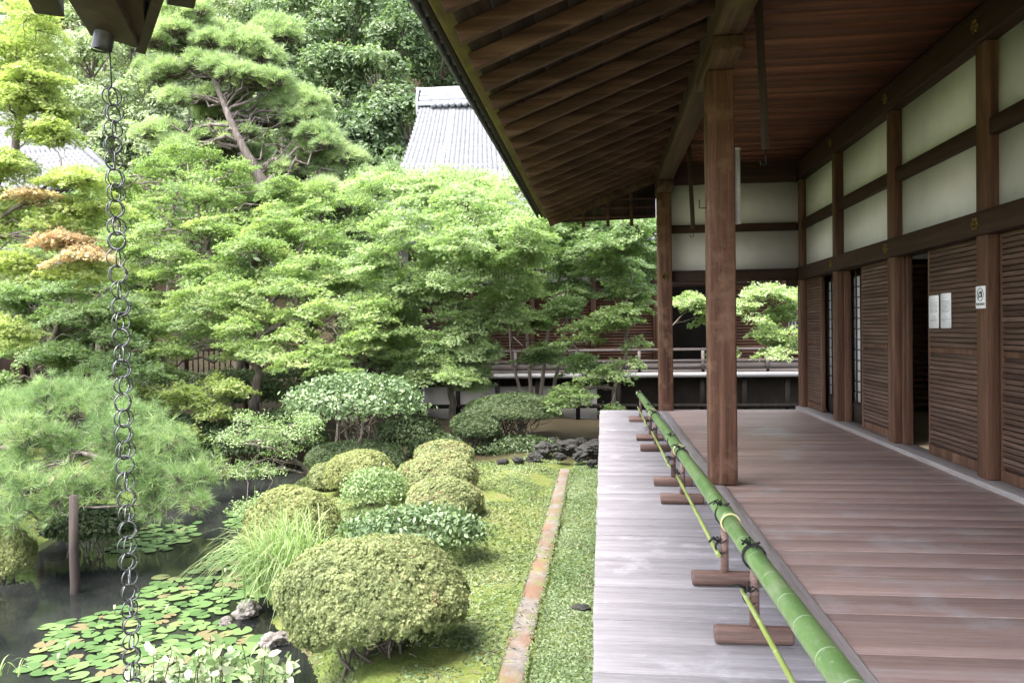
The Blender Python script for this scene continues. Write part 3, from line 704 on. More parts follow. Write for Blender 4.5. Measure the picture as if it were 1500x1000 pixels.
# ------------------------------------------------------------------ tiled roofs beyond the trees
def tile_roof(name, label, corners, rows, waves, rise, thick=.25, parent=None, sag=.0, rib=()):
    # corners: ridge left, ridge right, eave right, eave left (3-d points); concave in section, wave tiles in rows
    rl, rr_, er, el = [np.array(c, float) for c in corners]
    nu = waves * 5 + 1; nv = rows * 2
    u = np.linspace(0, 1, nu); V = []
    vs = []
    for i in range(rows): vs += [i / rows, (i + .999) / rows]
    vs = np.array(vs); UU, VV = np.meshgrid(u, vs, indexing='ij')
    ridge = rl + (rr_ - rl) * UU[..., None]; eave = el + (er - el) * UU[..., None]
    P = ridge * (1 - VV[..., None]) + eave * VV[..., None]
    P[..., 2] -= sag * 4 * VV * (1 - VV)
    ph = UU * waves; P[..., 2] += rise * .5 * np.sin(2 * math.pi * ph) + .05 * ((VV * rows) % 1)
    m = MB(); m.grid(P[..., 0], P[..., 1], P[..., 2], .5)
    o = m.build(name, TILE, parent, False); s_ = o.modifiers.new('solid', 'SOLIDIFY'); s_.thickness = thick; s_.offset = -1
    return o
YR = 46.0
rb = empty('tiled_hall', (at(700, 480, YR + 4)[0], YR + 4, -1), 'hall with a pale grey tiled hip roof rising behind the bright maples', 'building')
RL, RR = at(618, 158, YR + 5), at(800, 158, YR + 5); EL, ER = at(566, 300, YR - 3), at(860, 300, YR - 3)
tile_roof('roof', '', (RL, RR, ER, EL), 26, 34, .09, .3, rb, .55)
m = MB(); z = RL[2]
for i, (dz, t) in enumerate(((0, .62), (.32, .56), (.6, .50), (.86, .42))): m.box(RL[0] - .1 + .05 * i, RR[0], RL[1] - t, RL[1] + t, z + dz - .05, z + dz + .24)
m.tube([(RL[0] - .35, RL[1], z + 1.2), (RL[0] + .2, RL[1], z + 1.14), (RR[0], RR[1], z + 1.14)], .16, 10)
m.build('ridge', TILEP, rb, False, .02)
m = MB(); m.prism([(RL[1] - .5, z - .6), (RL[1] + .5, z - .6), (RL[1] + .55, z + .4), (RL[1] + .35, z + .9), (RL[1], z + 1.35), (RL[1] - .35, z + .9), (RL[1] - .55, z + .4)], 0, RL[0] - .3, RL[0] - .12); m.build('ridge_ornament', TILEP, rb, False, .03)
def on_roof(u, v):
    p = (RL + (RR - RL) * u) * (1 - v) + (EL + (ER - EL) * u) * v; p[2] -= .55 * 4 * v * (1 - v) - .12; return p
for u, r_ in ((.16, .15), (.27, .26), (.015, .17)):
    m = MB(); m.tube([on_roof(u * (1 - .25 * v) , v) for v in np.linspace(.02, 1, 12)], r_, 10); m.build('roof_rib', TILEP, rb, True)
m = MB(); n_ = 17
for i in range(n_): m.tube([(RL[0] + .9 + i * .42, RL[1] - .72, z - .03), (RL[0] + .9 + i * .42, RL[1] - .5, z - .03)], .2, 10)
m.build('ridge_scallop', TILEP, rb)
MB().box(EL[0] + 1.5, ER[0], YR - 1, YR + 8, -1, EL[2] + .1).build('wall', PLASTER2, rb)
# left hall
YL = 34.0
lb = empty('left_hall', (at(20, 300, YL)[0], YL, -.5), 'hall with a broad pale tiled roof half hidden behind the yellow maple', 'building')
A_, B_, C2, D_ = at(-160, 110, YL + 6), at(52, 150, YL + 6), at(176, 268, YL), at(-160, 330, YL - 1)
tile_roof('roof', '', (A_, B_, C2, D_), 26, 40, .06, .3, lb, .3)
MB().tube([B_ + (0, 0, .1), (B_ + C2) / 2 + (0, 0, -.05), C2 + (0, 0, .1)], .22, 10).build('hip_ridge', TILE, lb, True)
MB().tube([A_ + (0, 0, .15), B_ + (0, 0, .15)], .3, 10).build('ridge', TILE, lb, True)
zt = D_[2] - .2
MB().box(A_[0], C2[0] - 1.0, YL + .6, YL + .8, -1, zt).build('wall', W_DARK, lb)
MB().box(A_[0], C2[0] - 1.0, YL + .5, YL + .59, 2.6, 3.6).build('plaster_band', PLASTER, lb)
for x in np.arange(A_[0], C2[0] - 1.0, 1.9): MB().box(x, x + .2, YL + .35, YL + .49, -1, zt).build('wall_post', W_DARK, lb)
# low dark gallery seen through gaps in the maples on the left
gb = empty('low_gallery', (at(120, 430, 24)[0], 24, -.6), 'low dark roofed gallery with a pale band glimpsed through the maples at the left', 'building')
gx0, gx1 = at(-80, 400, 24)[0], at(215, 400, 24)[0]
MB().box(gx0, gx1, 24.4, 24.5, -.6, 4.0).build('wall', W_DARK, gb)
MB().box(gx0, gx1, 24.3, 24.39, 2.15, 2.75).build('plaster_band', PLASTER2, gb)
for x in np.arange(gx0, gx1, 1.25): MB().box(x, x + .14, 24.15, 24.29, -.6, 3.4).build('wall_post', W_DARK, gb)
m = MB(); m.prism([(23.2, 3.3), (26, 4.5), (26, 4.7), (23.2, 3.5)], 0, gx0, gx1); m.build('roof', TILED, gb)
# capped posts behind the maples
for i, (px, py, lab) in enumerate(((451, 400, 'left of two white-capped wooden posts standing up behind the maples'), (497, 397, 'right of two white-capped wooden posts standing up behind the maples'))):
    p = at(px, py, 25.0); e = empty('capped_post', (p[0], p[1], -1), lab, 'post', 'white-capped posts behind the maples')
    MB().box(p[0] - .14, p[0] + .14, p[1] - .14, p[1] + .14, -1, p[2] - .08).build('post', W_DARK, e)
    MB().tube([(p[0], p[1], p[2] - .08), (p[0], p[1], p[2] + .1), (p[0], p[1], p[2] + .16), (p[0], p[1], p[2] + .2)], [.16, .16, .1, .02], 10).build('cap', PLASTER, e, True)
# low wooden fence glimpsed under the maples
fx0, fx1 = at(180, 500, 21)[0], at(600, 500, 21)[0]
e = empty('wooden_fence', ((fx0 + fx1) / 2, 21, -.6), 'dark wooden lattice fence glimpsed between maple trunks beyond the pond', 'fence')
for z0, z1 in ((1.0, 1.07), (.25, .33)): MB().box(fx0, fx1, 20.97, 21.03, z0, z1).build('fence_rail', W_DARK, e)
m = MB(); [m.box(x, x + .03, 20.985, 21.015, .33, 1.0) for x in np.arange(fx0, fx1, .16)]; m.build('fence_bars', W_DARK, e)
for x in np.arange(fx0, fx1 + .1, 1.8): MB().box(x, x + .12, 20.9, 21.1, -1, 1.15).build('fence_post', W_DARK, e)

# ------------------------------------------------------------------ trees and plants
def px2m(p, Y): return p / FOC * Y
def dome_pts(n, bias=1.0):
    d = rng.normal(size=(n, 3)); d /= np.linalg.norm(d, axis=1)[:, None]
    r = rng.random(n) ** (1 / 3.0) if bias <= 0 else 1 - (1 - rng.random(n) ** .5) * .55
    return d * r[:, None]
def maple_sprays(lv, twigs, c, rx, ry, rz, leaf, dens, base, tpl, srad=.36):
    n = max(5, int(dens * (rx * ry * 3.1) * (1 + rz / rx)))
    P = dome_pts(n); P[:, 2] = np.where(P[:, 2] < -.35, -P[:, 2], P[:, 2])
    P[:, 2] += rng.normal(size=n) * .15
    for q in P:
        sc_ = c + q * np.array((rx, ry, rz)); o = np.array((q[0] + rng.normal() * .35, q[1] + rng.normal() * .35, 0)); o /= np.linalg.norm(o) + 1e-6
        dr = rng.uniform(.05, .6); u = np.array((o[0], o[1], -dr)); u /= np.linalg.norm(u); w = np.array((-o[1], o[0], rng.normal() * .15)); nn = np.cross(u, w); nn *= np.sign(nn[2]) or 1
        R_ = srad * rng.uniform(.65, 1.25); leaf_ = leaf * .82; kk = int(125 * (R_ / .36) ** 2 * (.075 / leaf) ** 1.5)
        a = rng.random(kk) ** .6; b = rng.uniform(-1, 1, kk) * (.25 + .55 * np.sin(a * 2.6))
        L = sc_ + u * ((a - .45) * 2 * R_)[:, None] + w * (b * R_)[:, None] + nn * (rng.normal(size=kk) * .022 - .10 * R_ * b * b)[:, None]
        N = nn + rng.normal(size=(kk, 3)) * .42
        lv.add(tpl, L, N, leaf_ * rng.uniform(.6, 1.15, kk), base + rng.normal() * .13 + rng.normal(size=kk) * .12)
        kl = kk // 3; q2 = dome_pts(kl) * np.array((rx * .55, ry * .55, rz * .9 + .12)); lv.add(tpl, sc_ + q2 * .8, rng.normal(size=(kl, 3)) * .6 + (0, 0, .6), leaf_ * rng.uniform(.6, 1.1, kl), base + rng.normal(size=kl) * .15)
        if twigs is not None and rng.random() < .4: twigs.tube(curve(c - (0, 0, rz * .4), sc_ + u * R_ * .5, .04, .02, 5), [.011, .009, .007, .005, .003], 4)
def maple(label, trunks, pads, mat, leaf=.078, dens=5.2, base=.42, bark=None, tpl=None, group=None, srad=.36, red=None, name='maple_tree', cat='tree', fill=True):
    TP = [np.array([at(*p) for p in t[0]]) for t in trunks]
    e = empty(name, TP[0][0], label, cat, group)
    tr = MB()
    nodes = []
    for ti, (t, P) in enumerate(zip(trunks, TP)):
        tr0, tr = tr, (tr if ti == 0 else MB())
        tt = np.linspace(0, len(P) - 1, len(P) * 5); Q = np.stack([np.interp(tt, range(len(P)), P[:, i]) for i in range(3)], 1)
        Q[1:-1] += rng.normal(size=(len(Q) - 2, 3)) * t[1] * .22
        tr.tube(Q, np.linspace(t[1], t[1] * .4, len(Q)), 9); nodes += [(q, t[1] * (1 - .6 * i / len(Q))) for i, q in enumerate(Q)][len(Q) // 4:]
        if ti: tr.build('stem', bark or BARK, e, True); tr = tr0
    lv = Leaves(); rl = Leaves(); tw = MB()
    full = []
    for p in pads:
        if not fill or p[4] < 8: full.append(p); continue
        for q in range(5):
            a = rng.random() * 6.28; t = rng.uniform(.25, .85); ay = p[2] * p[3] / FOC
            full.append((p[0] + p[3] * t * math.cos(a), p[1] + p[4] * rng.uniform(-1.0, 1.0), p[2] + ay * t * math.sin(a) + rng.uniform(0, .5), p[3] * rng.uniform(.38, .62), p[4] * rng.uniform(.45, .7)) + p[5:])
    for p in full:
        c = at(*p[:3]); rx = px2m(p[3], p[2]); rz_ = px2m(p[4], p[2])
        tgt = rl if len(p) > 5 else lv
        dd = [np.linalg.norm(q - c) + (1.2 if q[2] > c[2] else 0) for q, r_ in nodes]; j = int(np.argmin(dd)); q, r_ = nodes[j]
        if dd[j] < 14: f_ = 1 if (not fill or rng.random() < .4) else .4; tr.tube(curve(q, c - (0, 0, rz_ * .4), .10, .035, 8), np.linspace(min(r_ * .55, .05) * f_, .012 * f_, 8), 6)
        maple_sprays(tgt, tw, c, rx, rx * .85, rz_, leaf, dens, base, tpl or T_MAPLE, srad)
    tr.v += tw.v; tr.r += tw.r; tr.f += [tuple(i + tr.n for i in f) for f in tw.f]; tr.n += tw.n
    tr.build('trunk', bark or BARK, e, True)
    lv.build('crown', mat, e)
    if rl.n: rl.build('red_spray', L_MAPLER, e)
    return e

maple('bright green maple with one slim leaning grey trunk, mid garden',
      [([(668, 645, 18.4), (662, 590, 18.4), (655, 520, 18.4), (668, 440, 18.4), (690, 360, 18.4)], .10), ([(655, 520, 18.4), (620, 450, 18.3), (585, 400, 18.2)], .06)],
      [(610, 335, 16.4, 88, 36), (695, 325, 15.8, 85, 42), (757, 345, 15.4, 44, 34), (700, 300, 17.5, 80, 36), (600, 300, 17.5, 76, 30), (556, 385, 17, 62, 30), (645, 385, 16.4, 85, 32), (722, 392, 15.8, 46, 26), (680, 360, 18.6, 80, 36), (640, 435, 17.6, 72, 22), (716, 470, 17.2, 46, 11), (665, 462, 17.2, 50, 14), (665, 503, 17, 45, 13), (590, 440, 17.6, 52, 24), (538, 430, 17.6, 46, 26), (702, 515, 17, 30, 14), (652, 290, 19, 70, 24), (735, 295, 19, 42, 20), (690, 555, 17, 26, 13), (648, 540, 16.6, 42, 13), (600, 545, 17, 40, 14), (745, 430, 16.6, 34, 12), (560, 480, 17.2, 44, 20), (610, 500, 17, 40, 14)],
      L_MAPLEB, .072, 6.6, .45)
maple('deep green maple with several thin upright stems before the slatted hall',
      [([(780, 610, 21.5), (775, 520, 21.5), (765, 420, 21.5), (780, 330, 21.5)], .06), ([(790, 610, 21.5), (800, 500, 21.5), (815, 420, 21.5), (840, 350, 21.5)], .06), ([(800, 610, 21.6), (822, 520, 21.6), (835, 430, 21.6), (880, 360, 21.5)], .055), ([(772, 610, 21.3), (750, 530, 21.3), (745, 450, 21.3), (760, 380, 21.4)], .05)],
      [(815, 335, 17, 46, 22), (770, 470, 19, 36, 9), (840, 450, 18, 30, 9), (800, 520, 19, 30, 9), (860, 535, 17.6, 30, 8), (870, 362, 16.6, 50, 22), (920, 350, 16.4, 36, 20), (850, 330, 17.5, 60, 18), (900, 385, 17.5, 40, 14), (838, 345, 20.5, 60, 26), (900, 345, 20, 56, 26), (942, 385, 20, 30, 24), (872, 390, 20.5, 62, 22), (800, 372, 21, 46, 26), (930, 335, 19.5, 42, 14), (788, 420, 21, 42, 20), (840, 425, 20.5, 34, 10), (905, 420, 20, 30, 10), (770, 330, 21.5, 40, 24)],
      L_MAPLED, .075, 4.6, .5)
maple('slender maple with thin flat leaf tiers beside the far deck end',
      [([(893, 625, 17), (900, 570, 17), (917, 520, 17), (918, 450, 17), (925, 400, 17.2)], .055)],
      [(880, 478, 16.6, 44, 9), (905, 462, 16.8, 34, 10), (850, 500, 16.4, 34, 7), (925, 505, 16.8, 22, 7), (880, 552, 16.4, 50, 7), (842, 578, 16.2, 42, 9), (895, 602, 16.3, 20, 6), (920, 535, 16.5, 28, 7), (815, 590, 16, 18, 5), (930, 430, 17, 22, 12)],
      L_MAPLED, .07, 6.5, .72, srad=.27)
maple('light green maple seen through the opening under the veranda end wall',
      [([(1290, 660, 20.5), (1270, 560, 20.4), (1200, 470, 20), (1110, 440, 19.5)], .09), ([(1110, 440, 19.5), (1060, 440, 19.3), (1010, 450, 19), (968, 495, 18.6)], .03)],
      [(1112, 438, 19.2, 46, 16), (1152, 455, 19.4, 30, 16), (1060, 446, 19, 28, 8), (1118, 485, 19, 30, 12), (1150, 512, 19, 22, 9), (1020, 440, 18.8, 22, 8), (1060, 515, 19, 12, 8), (1140, 430, 19.5, 40, 8), (1100, 470, 18.8, 22, 6), (1135, 520, 18.6, 24, 6), (1158, 488, 18.8, 18, 6), (1030, 470, 19, 14, 5)],
      L_MAPLEB, .072, 5.5, .6, srad=.28)
maple('large leafy green maple with crooked trunk, standing below the tall pine',
      [([(345, 590, 19.2), (352, 520, 19.2), (335, 450, 19.4), (310, 380, 19.6), (290, 300, 20)], .15), ([(352, 520, 19.2), (390, 455, 19), (430, 400, 19)], .09)],
      [(225, 245, 20.5, 62, 30), (300, 258, 20.5, 56, 30), (262, 312, 19.8, 82, 30), (360, 330, 19.5, 72, 26), (432, 352, 19.2, 62, 26), (330, 385, 18.8, 82, 26), (240, 380, 19, 62, 26), (422, 410, 18.6, 72, 24), (488, 398, 18.4, 46, 24), (185, 330, 20, 46, 26), (170, 265, 20.5, 46, 26), (200, 430, 19, 46, 22), (400, 280, 20.5, 46, 24), (460, 300, 20.5, 52, 24)],
      L_MAPLE, .078, 6.6, .52)
maple('spreading green maple with low curved branches, overhanging the far bank of the pond',
      [([(372, 600, 16.8), (380, 545, 16.8), (372, 500, 16.9), (340, 468, 17), (280, 470, 16.8)], .12), ([(372, 500, 16.9), (420, 470, 16.8), (470, 470, 16.6)], .08)],
      [(300, 462, 16.4, 72, 20), (398, 478, 16.2, 72, 20), (470, 462, 16.2, 54, 26), (520, 500, 16, 42, 22), (440, 520, 15.8, 52, 16), (232, 475, 16.4, 54, 22), (480, 545, 15.6, 36, 16), (345, 505, 16, 56, 13), (260, 520, 16, 50, 14), (545, 455, 16.4, 36, 20), (310, 430, 16.8, 56, 16), (400, 440, 16.8, 60, 18)],
      L_MAPLE, .074, 6.8, .6)
maple('low yellowing maple sapling on the dark bank behind the near pine',
      [([(300, 650, 15), (295, 610, 15), (270, 585, 15)], .04)],
      [(262, 585, 14.8, 42, 13), (300, 600, 14.8, 34, 10), (230, 605, 14.8, 30, 10), (330, 565, 15, 36, 10), (270, 625, 14.6, 36, 9), (205, 580, 15, 34, 11)],
      L_MAPLEY, .062, 7, .25, srad=.26)
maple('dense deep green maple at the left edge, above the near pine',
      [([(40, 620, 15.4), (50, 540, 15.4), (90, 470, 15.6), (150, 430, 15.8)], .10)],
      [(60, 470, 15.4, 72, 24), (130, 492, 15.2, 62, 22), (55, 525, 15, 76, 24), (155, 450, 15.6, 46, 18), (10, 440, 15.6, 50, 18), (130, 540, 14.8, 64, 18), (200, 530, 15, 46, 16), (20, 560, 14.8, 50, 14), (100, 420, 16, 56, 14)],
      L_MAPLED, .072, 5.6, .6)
maple('yellow-green maple with a reddish spray in the upper left corner',
      [([(-70, 640, 13), (-60, 480, 13), (-30, 340, 13.2), (20, 220, 13.5), (40, 120, 13.8)], .13), ([(-30, 340, 13.2), (30, 300, 13), (90, 260, 13)], .05)],
      [(28, 35, 13.6, 62, 30), (70, 95, 13.4, 44, 26), (15, 130, 13.2, 52, 30), (70, 190, 13, 46, 16), (25, 235, 12.8, 52, 16), (105, 262, 12.8, 34, 10), (50, 330, 13, 60, 16), (125, 305, 13, 42, 10), (25, 388, 12.8, 52, 14), (12, 480, 12.6, 34, 18), (-20, 300, 13, 50, 20), (95, 352, 12.6, 36, 8, 1), (120, 372, 12.6, 28, 7, 1), (35, 285, 12.7, 30, 5, 1), (120, 395, 13, 46, 10), (-10, 60, 13.6, 50, 40), (60, 150, 13.3, 38, 16)],
      L_MAPLEY, .070, 4.6, .45)
maple('pale sunlit maple crown directly below the centre tiled roof',
      [([(700, 420, 26), (690, 350, 26), (680, 300, 26)], .12)],
      [(618, 285, 26, 76, 28), (700, 278, 26, 76, 26), (765, 300, 26, 46, 26), (545, 305, 25.5, 56, 28), (640, 330, 25, 80, 30), (740, 340, 25, 60, 30)],
      L_MAPLEB, .085, 4.2, .66)
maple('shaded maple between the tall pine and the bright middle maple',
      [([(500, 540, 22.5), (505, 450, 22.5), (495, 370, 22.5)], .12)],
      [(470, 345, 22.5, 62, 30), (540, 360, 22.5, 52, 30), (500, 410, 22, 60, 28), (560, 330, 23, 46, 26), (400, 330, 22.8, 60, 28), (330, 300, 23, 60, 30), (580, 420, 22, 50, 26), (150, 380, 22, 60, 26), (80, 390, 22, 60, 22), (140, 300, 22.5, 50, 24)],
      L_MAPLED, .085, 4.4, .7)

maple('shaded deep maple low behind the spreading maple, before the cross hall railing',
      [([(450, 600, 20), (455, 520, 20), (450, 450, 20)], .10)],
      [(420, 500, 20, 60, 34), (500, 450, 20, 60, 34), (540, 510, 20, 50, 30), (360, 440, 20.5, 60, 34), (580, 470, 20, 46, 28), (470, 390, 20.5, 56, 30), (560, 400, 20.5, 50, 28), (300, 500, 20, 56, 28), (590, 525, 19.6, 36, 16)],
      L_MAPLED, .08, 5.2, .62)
maple('backlit maple over the low gallery roof behind the chain',
      [([(150, 560, 22), (140, 460, 22), (120, 380, 22)], .11)],
      [(120, 340, 22, 60, 34), (60, 370, 22, 60, 30), (180, 370, 22, 56, 34), (150, 420, 21.6, 60, 28), (60, 430, 21.6, 60, 24), (210, 310, 22, 50, 30), (0, 350, 22, 50, 30), (210, 450, 21.4, 46, 24)],
      L_MAPLE, .08, 4.8, .62)
# pines
def pine(label, trunk, pads, mat, tuft, ntuft, needles, name='pine_tree', cat='pine', rad=.2, w=.012, spread=1.1, twig_r=.012, tseed=3, up=.8, base=.5, nsub=4):
    P = np.array([at(*p) for p in trunk]); e = empty(name, P[0], label, cat)
    tt = np.linspace(0, len(P) - 1, len(P) * 6); Q = np.stack([np.interp(tt, range(len(P)), P[:, i]) for i in range(3)], 1)
    ker = np.array([.25, .5, .25]);
    for i in range(3): Q[1:-1, i] = np.convolve(Q[:, i], ker, 'valid')
    tr = MB(); rr = np.linspace(rad, rad * .25, len(Q)) * (1 + .10 * rng.normal(size=len(Q)).clip(-1, 1)); tr.tube(Q, rr, 10)
    lv = Leaves(); tw = MB(); tp = [T_TUFT(needles, tseed + i, w, spread) for i in range(4)]
    full = []
    for p in pads:
        for q in range(nsub):
            a = rng.random() * 6.28; t = rng.uniform(.2, .9); ay = p[2] * p[3] / FOC
            full.append((p[0] + p[3] * t * math.cos(a), p[1] + p[4] * rng.uniform(-.8, .8), p[2] + ay * t * math.sin(a), p[3] * rng.uniform(.42, .62), p[4] * rng.uniform(.6, .9)))
    for p in full:
        c = at(*p[:3]); rx = px2m(p[3], p[2]); rz_ = px2m(p[4], p[2])
        below = Q[:, 2] < c[2] + .2; dd = np.linalg.norm(Q - c, axis=1) + np.where(below, 0, 3); j = int(np.argmin(dd)); j = max(0, j - 2)
        B = curve(Q[j], c - (0, 0, rz_ * .5), .06, .05, 9); f_ = 1 if (rng.random() < .5 or nsub < 5) else .45; tr.tube(B, np.linspace(min(rr[j] * .5, rad * .4) * f_, twig_r * 1.5 * f_, 9), 7)
        n = int(ntuft * rx * rx * (1 + rz_ / rx)); d = dome_pts(n); d[:, 2] = np.abs(d[:, 2]) * 1.0 - .15
        loose = 1 + .32 * rng.random(n) ** 4; pos = c + d * loose[:, None] * np.array((rx, rx * .85, rz_ * 1.15)); pos[:, 2] += rng.normal(size=n) * .07
        N = d * np.array((1.2, 1.2, .6)) + np.array((0, 0, up)) + rng.normal(size=(n, 3)) * .3
        g = np.arange(n) % 4; cl = base + .14 * rng.normal()
        for q in range(4): lv.add(tp[q], pos[g == q], N[g == q], tuft * rng.uniform(.7, 1.15, (g == q).sum()), cl + rng.normal(size=(g == q).sum()) * .16)
        for q in rng.choice(n, min(n, int(14 + n * .22)), False):
            s_ = c + (pos[q] - c) * .25 - np.array((0, 0, rz_ * .5)); tw.tube(curve(s_, pos[q] - (0, 0, .01), -.05, .06, 5), np.linspace(twig_r, twig_r * .35, 5), 4)
    tr.v += tw.v; tr.r += tw.r; tr.f += [tuple(i + tr.n for i in f) for f in tw.f]; tr.n += tw.n
    tr.build('trunk', PINEBARK, e, True); lv.build('needles', mat, e); return e
pine('tall old pine with a sinuous scaly trunk and cloud-like pads above the maples',
     [(455, 470, 23.8), (440, 400, 23.4), (425, 345, 23.0), (403, 298, 22.8), (372, 245, 22.6), (350, 205, 22.6), (333, 165, 22.8), (316, 120, 23.2), (296, 85, 23.8), (280, 40, 24.4)],
     [(285, 22, 24.4, 42, 20), (250, 58, 24, 42, 16), (322, 62, 24.2, 44, 17), (378, 78, 24, 48, 22), (232, 108, 23.6, 40, 14), (300, 100, 23.6, 40, 15), (388, 122, 23.8, 48, 16), (262, 145, 23.4, 30, 8), (330, 142, 23.6, 30, 9), (430, 188, 23.8, 56, 22), (478, 218, 24, 46, 20), (506, 250, 24, 36, 18), (232, 200, 23.4, 46, 14), (292, 212, 23.2, 48, 14), (345, 200, 23.2, 30, 10), (402, 262, 23.4, 44, 16), (442, 300, 23.2, 52, 18), (486, 292, 23.4, 44, 18), (535, 285, 24, 36, 18), (380, 340, 22.8, 60, 18), (420, 330, 23, 44, 14), (560, 265, 24.4, 30, 14), (520, 330, 23.6, 46, 18), (400, 50, 24.6, 36, 18), (420, 160, 24.4, 56, 20), (300, 160, 24.6, 56, 20), (460, 250, 24.4, 56, 20), (330, 240, 24.6, 56, 18), (370, 300, 22.4, 50, 14), (270, 90, 24.6, 50, 18), (345, 105, 22.6, 36, 11)],
     L_PINEF, .25, 400, 16, rad=.21, w=.030, twig_r=.016, base=.5, nsub=7)
pine('near spreading pine with long needles at the left, propped over the pond',
     [(-150, 780, 9.4), (-90, 700, 9.3), (-30, 660, 9.2), (60, 650, 9.1), (150, 670, 8.9), (230, 690, 8.8)],
     [(45, 585, 9.6, 62, 20), (125, 582, 9.8, 52, 16), (185, 615, 9.4, 50, 18), (10, 625, 9.3, 50, 18), (70, 640, 9, 62, 22), (140, 652, 9, 62, 22), (225, 655, 9, 56, 22), (282, 682, 8.9, 36, 20), (40, 700, 8.6, 62, 20), (112, 712, 8.6, 52, 16), (182, 702, 8.7, 54, 20), (250, 712, 8.6, 46, 18), (292, 735, 8.4, 20, 11), (15, 752, 8.3, 40, 14), (75, 742, 8.4, 34, 9), (-20, 690, 9, 50, 22), (230, 742, 8.5, 30, 10), (90, 600, 9.5, 60, 22)],
     L_PINE, .155, 560, 28, rad=.06, w=.0105, spread=1.3, twig_r=.006, tseed=20, up=.45, base=.45, nsub=7)
PROPW = wood('prop_wood', (.02, .014, .012), (.05, .038, .034), (.10, .08, .074), 2, .85, 8, .1, None, .7)
p = gnd(110, 868, WATER); t_ = at(108, 733, p[1])
e = empty('prop_post', (p[0], p[1], WATER - .3), 'grey weathered log post standing in the pond, propping the near pine', 'post')
MB().tube([(p[0], p[1], WATER - .4), (p[0] + .005, p[1], WATER + .1), (p[0] - .004, p[1], WATER + .5), tuple(t_ + (0, 0, .06))], [.055, .053, .05, .047], 12).build('post', PROPW, e, True)

# clipped shrubs
def shrub(label, c, r, mat, leaf, count, tpl, base=.5, name='clipped_azalea', cat='shrub', cut=-.35, lump=.06, layers=2, stems=10, grd=None, group=None, jit=.45, cutdir=None, tuft=False, loose=.0, stem_mat=None, stem_r=.012):
    c = np.array(c, float); r = np.array(r, float)
    gz = height(np.array([c[0]]), np.array([c[1]]))[0] if grd is None else grd
    e = empty(name, (c[0], c[1], gz), label, cat, group); lv = Leaves()
    ph = rng.random((5, 3)) * 6.28; fr = rng.normal(size=(5, 3)) * 3.2
    for ly in range(layers):
        n = int(count * (1 if ly == 0 else .5)); d = rng.normal(size=(n * 2, 3)); d /= np.linalg.norm(d, axis=1)[:, None]; lim = cut + rng.normal(size=len(d)) * .06 + (0 if cutdir is None else .42 * np.clip(d @ np.array(cutdir), -.5, 1)); d = d[d[:, 2] > lim][:n]
        s_ = 1 - .13 * ly + lump * sum(np.sin(d @ f + q[0]) for f, q in zip(fr, ph)) / 2 + rng.normal(size=len(d)) * (.022 + loose)
        pos = c + d * s_[:, None] * r; N = d / r; N /= np.linalg.norm(N, axis=1)[:, None]; N = N + rng.normal(size=N.shape) * jit + np.array((0, 0, .15))
        cl = sum(np.sin(d @ (f * 1.7) + q[1]) for f, q in zip(fr, ph)) * .06
        if tuft:                                                  # shoots grow in small tufts with gaps between
            kk = 16; n_ = len(d) // kk; pos = pos[:n_]; No = N[:n_] / np.linalg.norm(N[:n_], axis=1)[:, None]
            A_, B_, C_ = frames(No, rng.random(n_) * 6.28); ph_ = rng.random((n_, kk)) * 6.28; rr = np.sqrt(rng.random((n_, kk))); tr_ = leaf * rng.uniform(1.4, 2.6, n_)[:, None]
            up_ = (1 - .75 * rr ** 2) * tr_ * .9; ox, oy = rr * np.cos(ph_) * tr_, rr * np.sin(ph_) * tr_
            Pn = pos[:, None] + A_[:, None] * ox[..., None] + B_[:, None] * oy[..., None] + C_[:, None] * up_[..., None]
            Nn = C_[:, None] + A_[:, None] * (rr * np.cos(ph_))[..., None] * .8 + B_[:, None] * (rr * np.sin(ph_))[..., None] * .8 + rng.normal(size=(n_, kk, 3)) * .3
            cr_ = (base + cl[:n_] + rng.normal(size=n_) * .14)[:, None] + rng.normal(size=(n_, kk)) * .13
            lv.add(tpl, Pn.reshape(-1, 3), Nn.reshape(-1, 3), leaf * rng.uniform(.6, 1.1, n_ * kk), cr_.ravel())
        else: lv.add(tpl, pos, N, leaf * rng.uniform(.6, 1.2, len(d)), base + cl + rng.normal(size=len(d)) * .17)
    lv.build('foliage', mat, e)
    if stems:
        m = MB()
        for i in range(stems):
            a = rng.random() * 6.28; t = rng.uniform(.2, .85); b = np.array((c[0] + r[0] * .22 * rng.normal(), c[1] + r[1] * .2 * rng.normal(), 0)); b[2] = height(b[0:1], b[1:2])[0] - .03
            tip = c + np.array((math.cos(a) * t, math.sin(a) * t, rng.uniform(-.1, .55) * (1.1 - t))) * r * .92
            B = curve(b, tip, .03, .05, 7); m.tube(B, np.linspace(stem_r * rng.uniform(.7, 1.3), stem_r * .3, 7), 6)
            tip2 = tip + rng.normal(size=3) * r * .25; m.tube(curve(B[3], tip2, .03, .05, 5), np.linspace(stem_r * .5, stem_r * .2, 5), 5)
        m.build('stems', stem_mat or BARK, e, True)
    return e
def sc_at(px, py, Y, rxp, ryp, depth=.9):
    c = at(px, py, Y); rx = px2m(rxp, Y); return c, (rx, rx * depth, px2m(ryp, Y))
c, r = sc_at(546, 874, 6.0, 134, 83, .85)
shrub('largest clipped azalea dome, in front with bare brown stems showing underneath', c, r, L_AZAL, .017, 62000, T_ROS, .5, cut=-.62, stems=52, stem_r=.012, jit=.4, cutdir=(.6, -.75, 0), tuft=True)
c, r = sc_at(648, 738, 9.6, 54, 34); shrub('clipped azalea dome directly behind the nearer glossy camellia', c, r, L_AZAL, .02, 20000, T_ROS, .62, tuft=True)
c, r = sc_at(641, 700, 11.2, 55, 34); shrub('broad olive clipped azalea dome, middle of the right-hand row', c, r, L_AZAL, .021, 22000, T_ROS, .66, tuft=True)
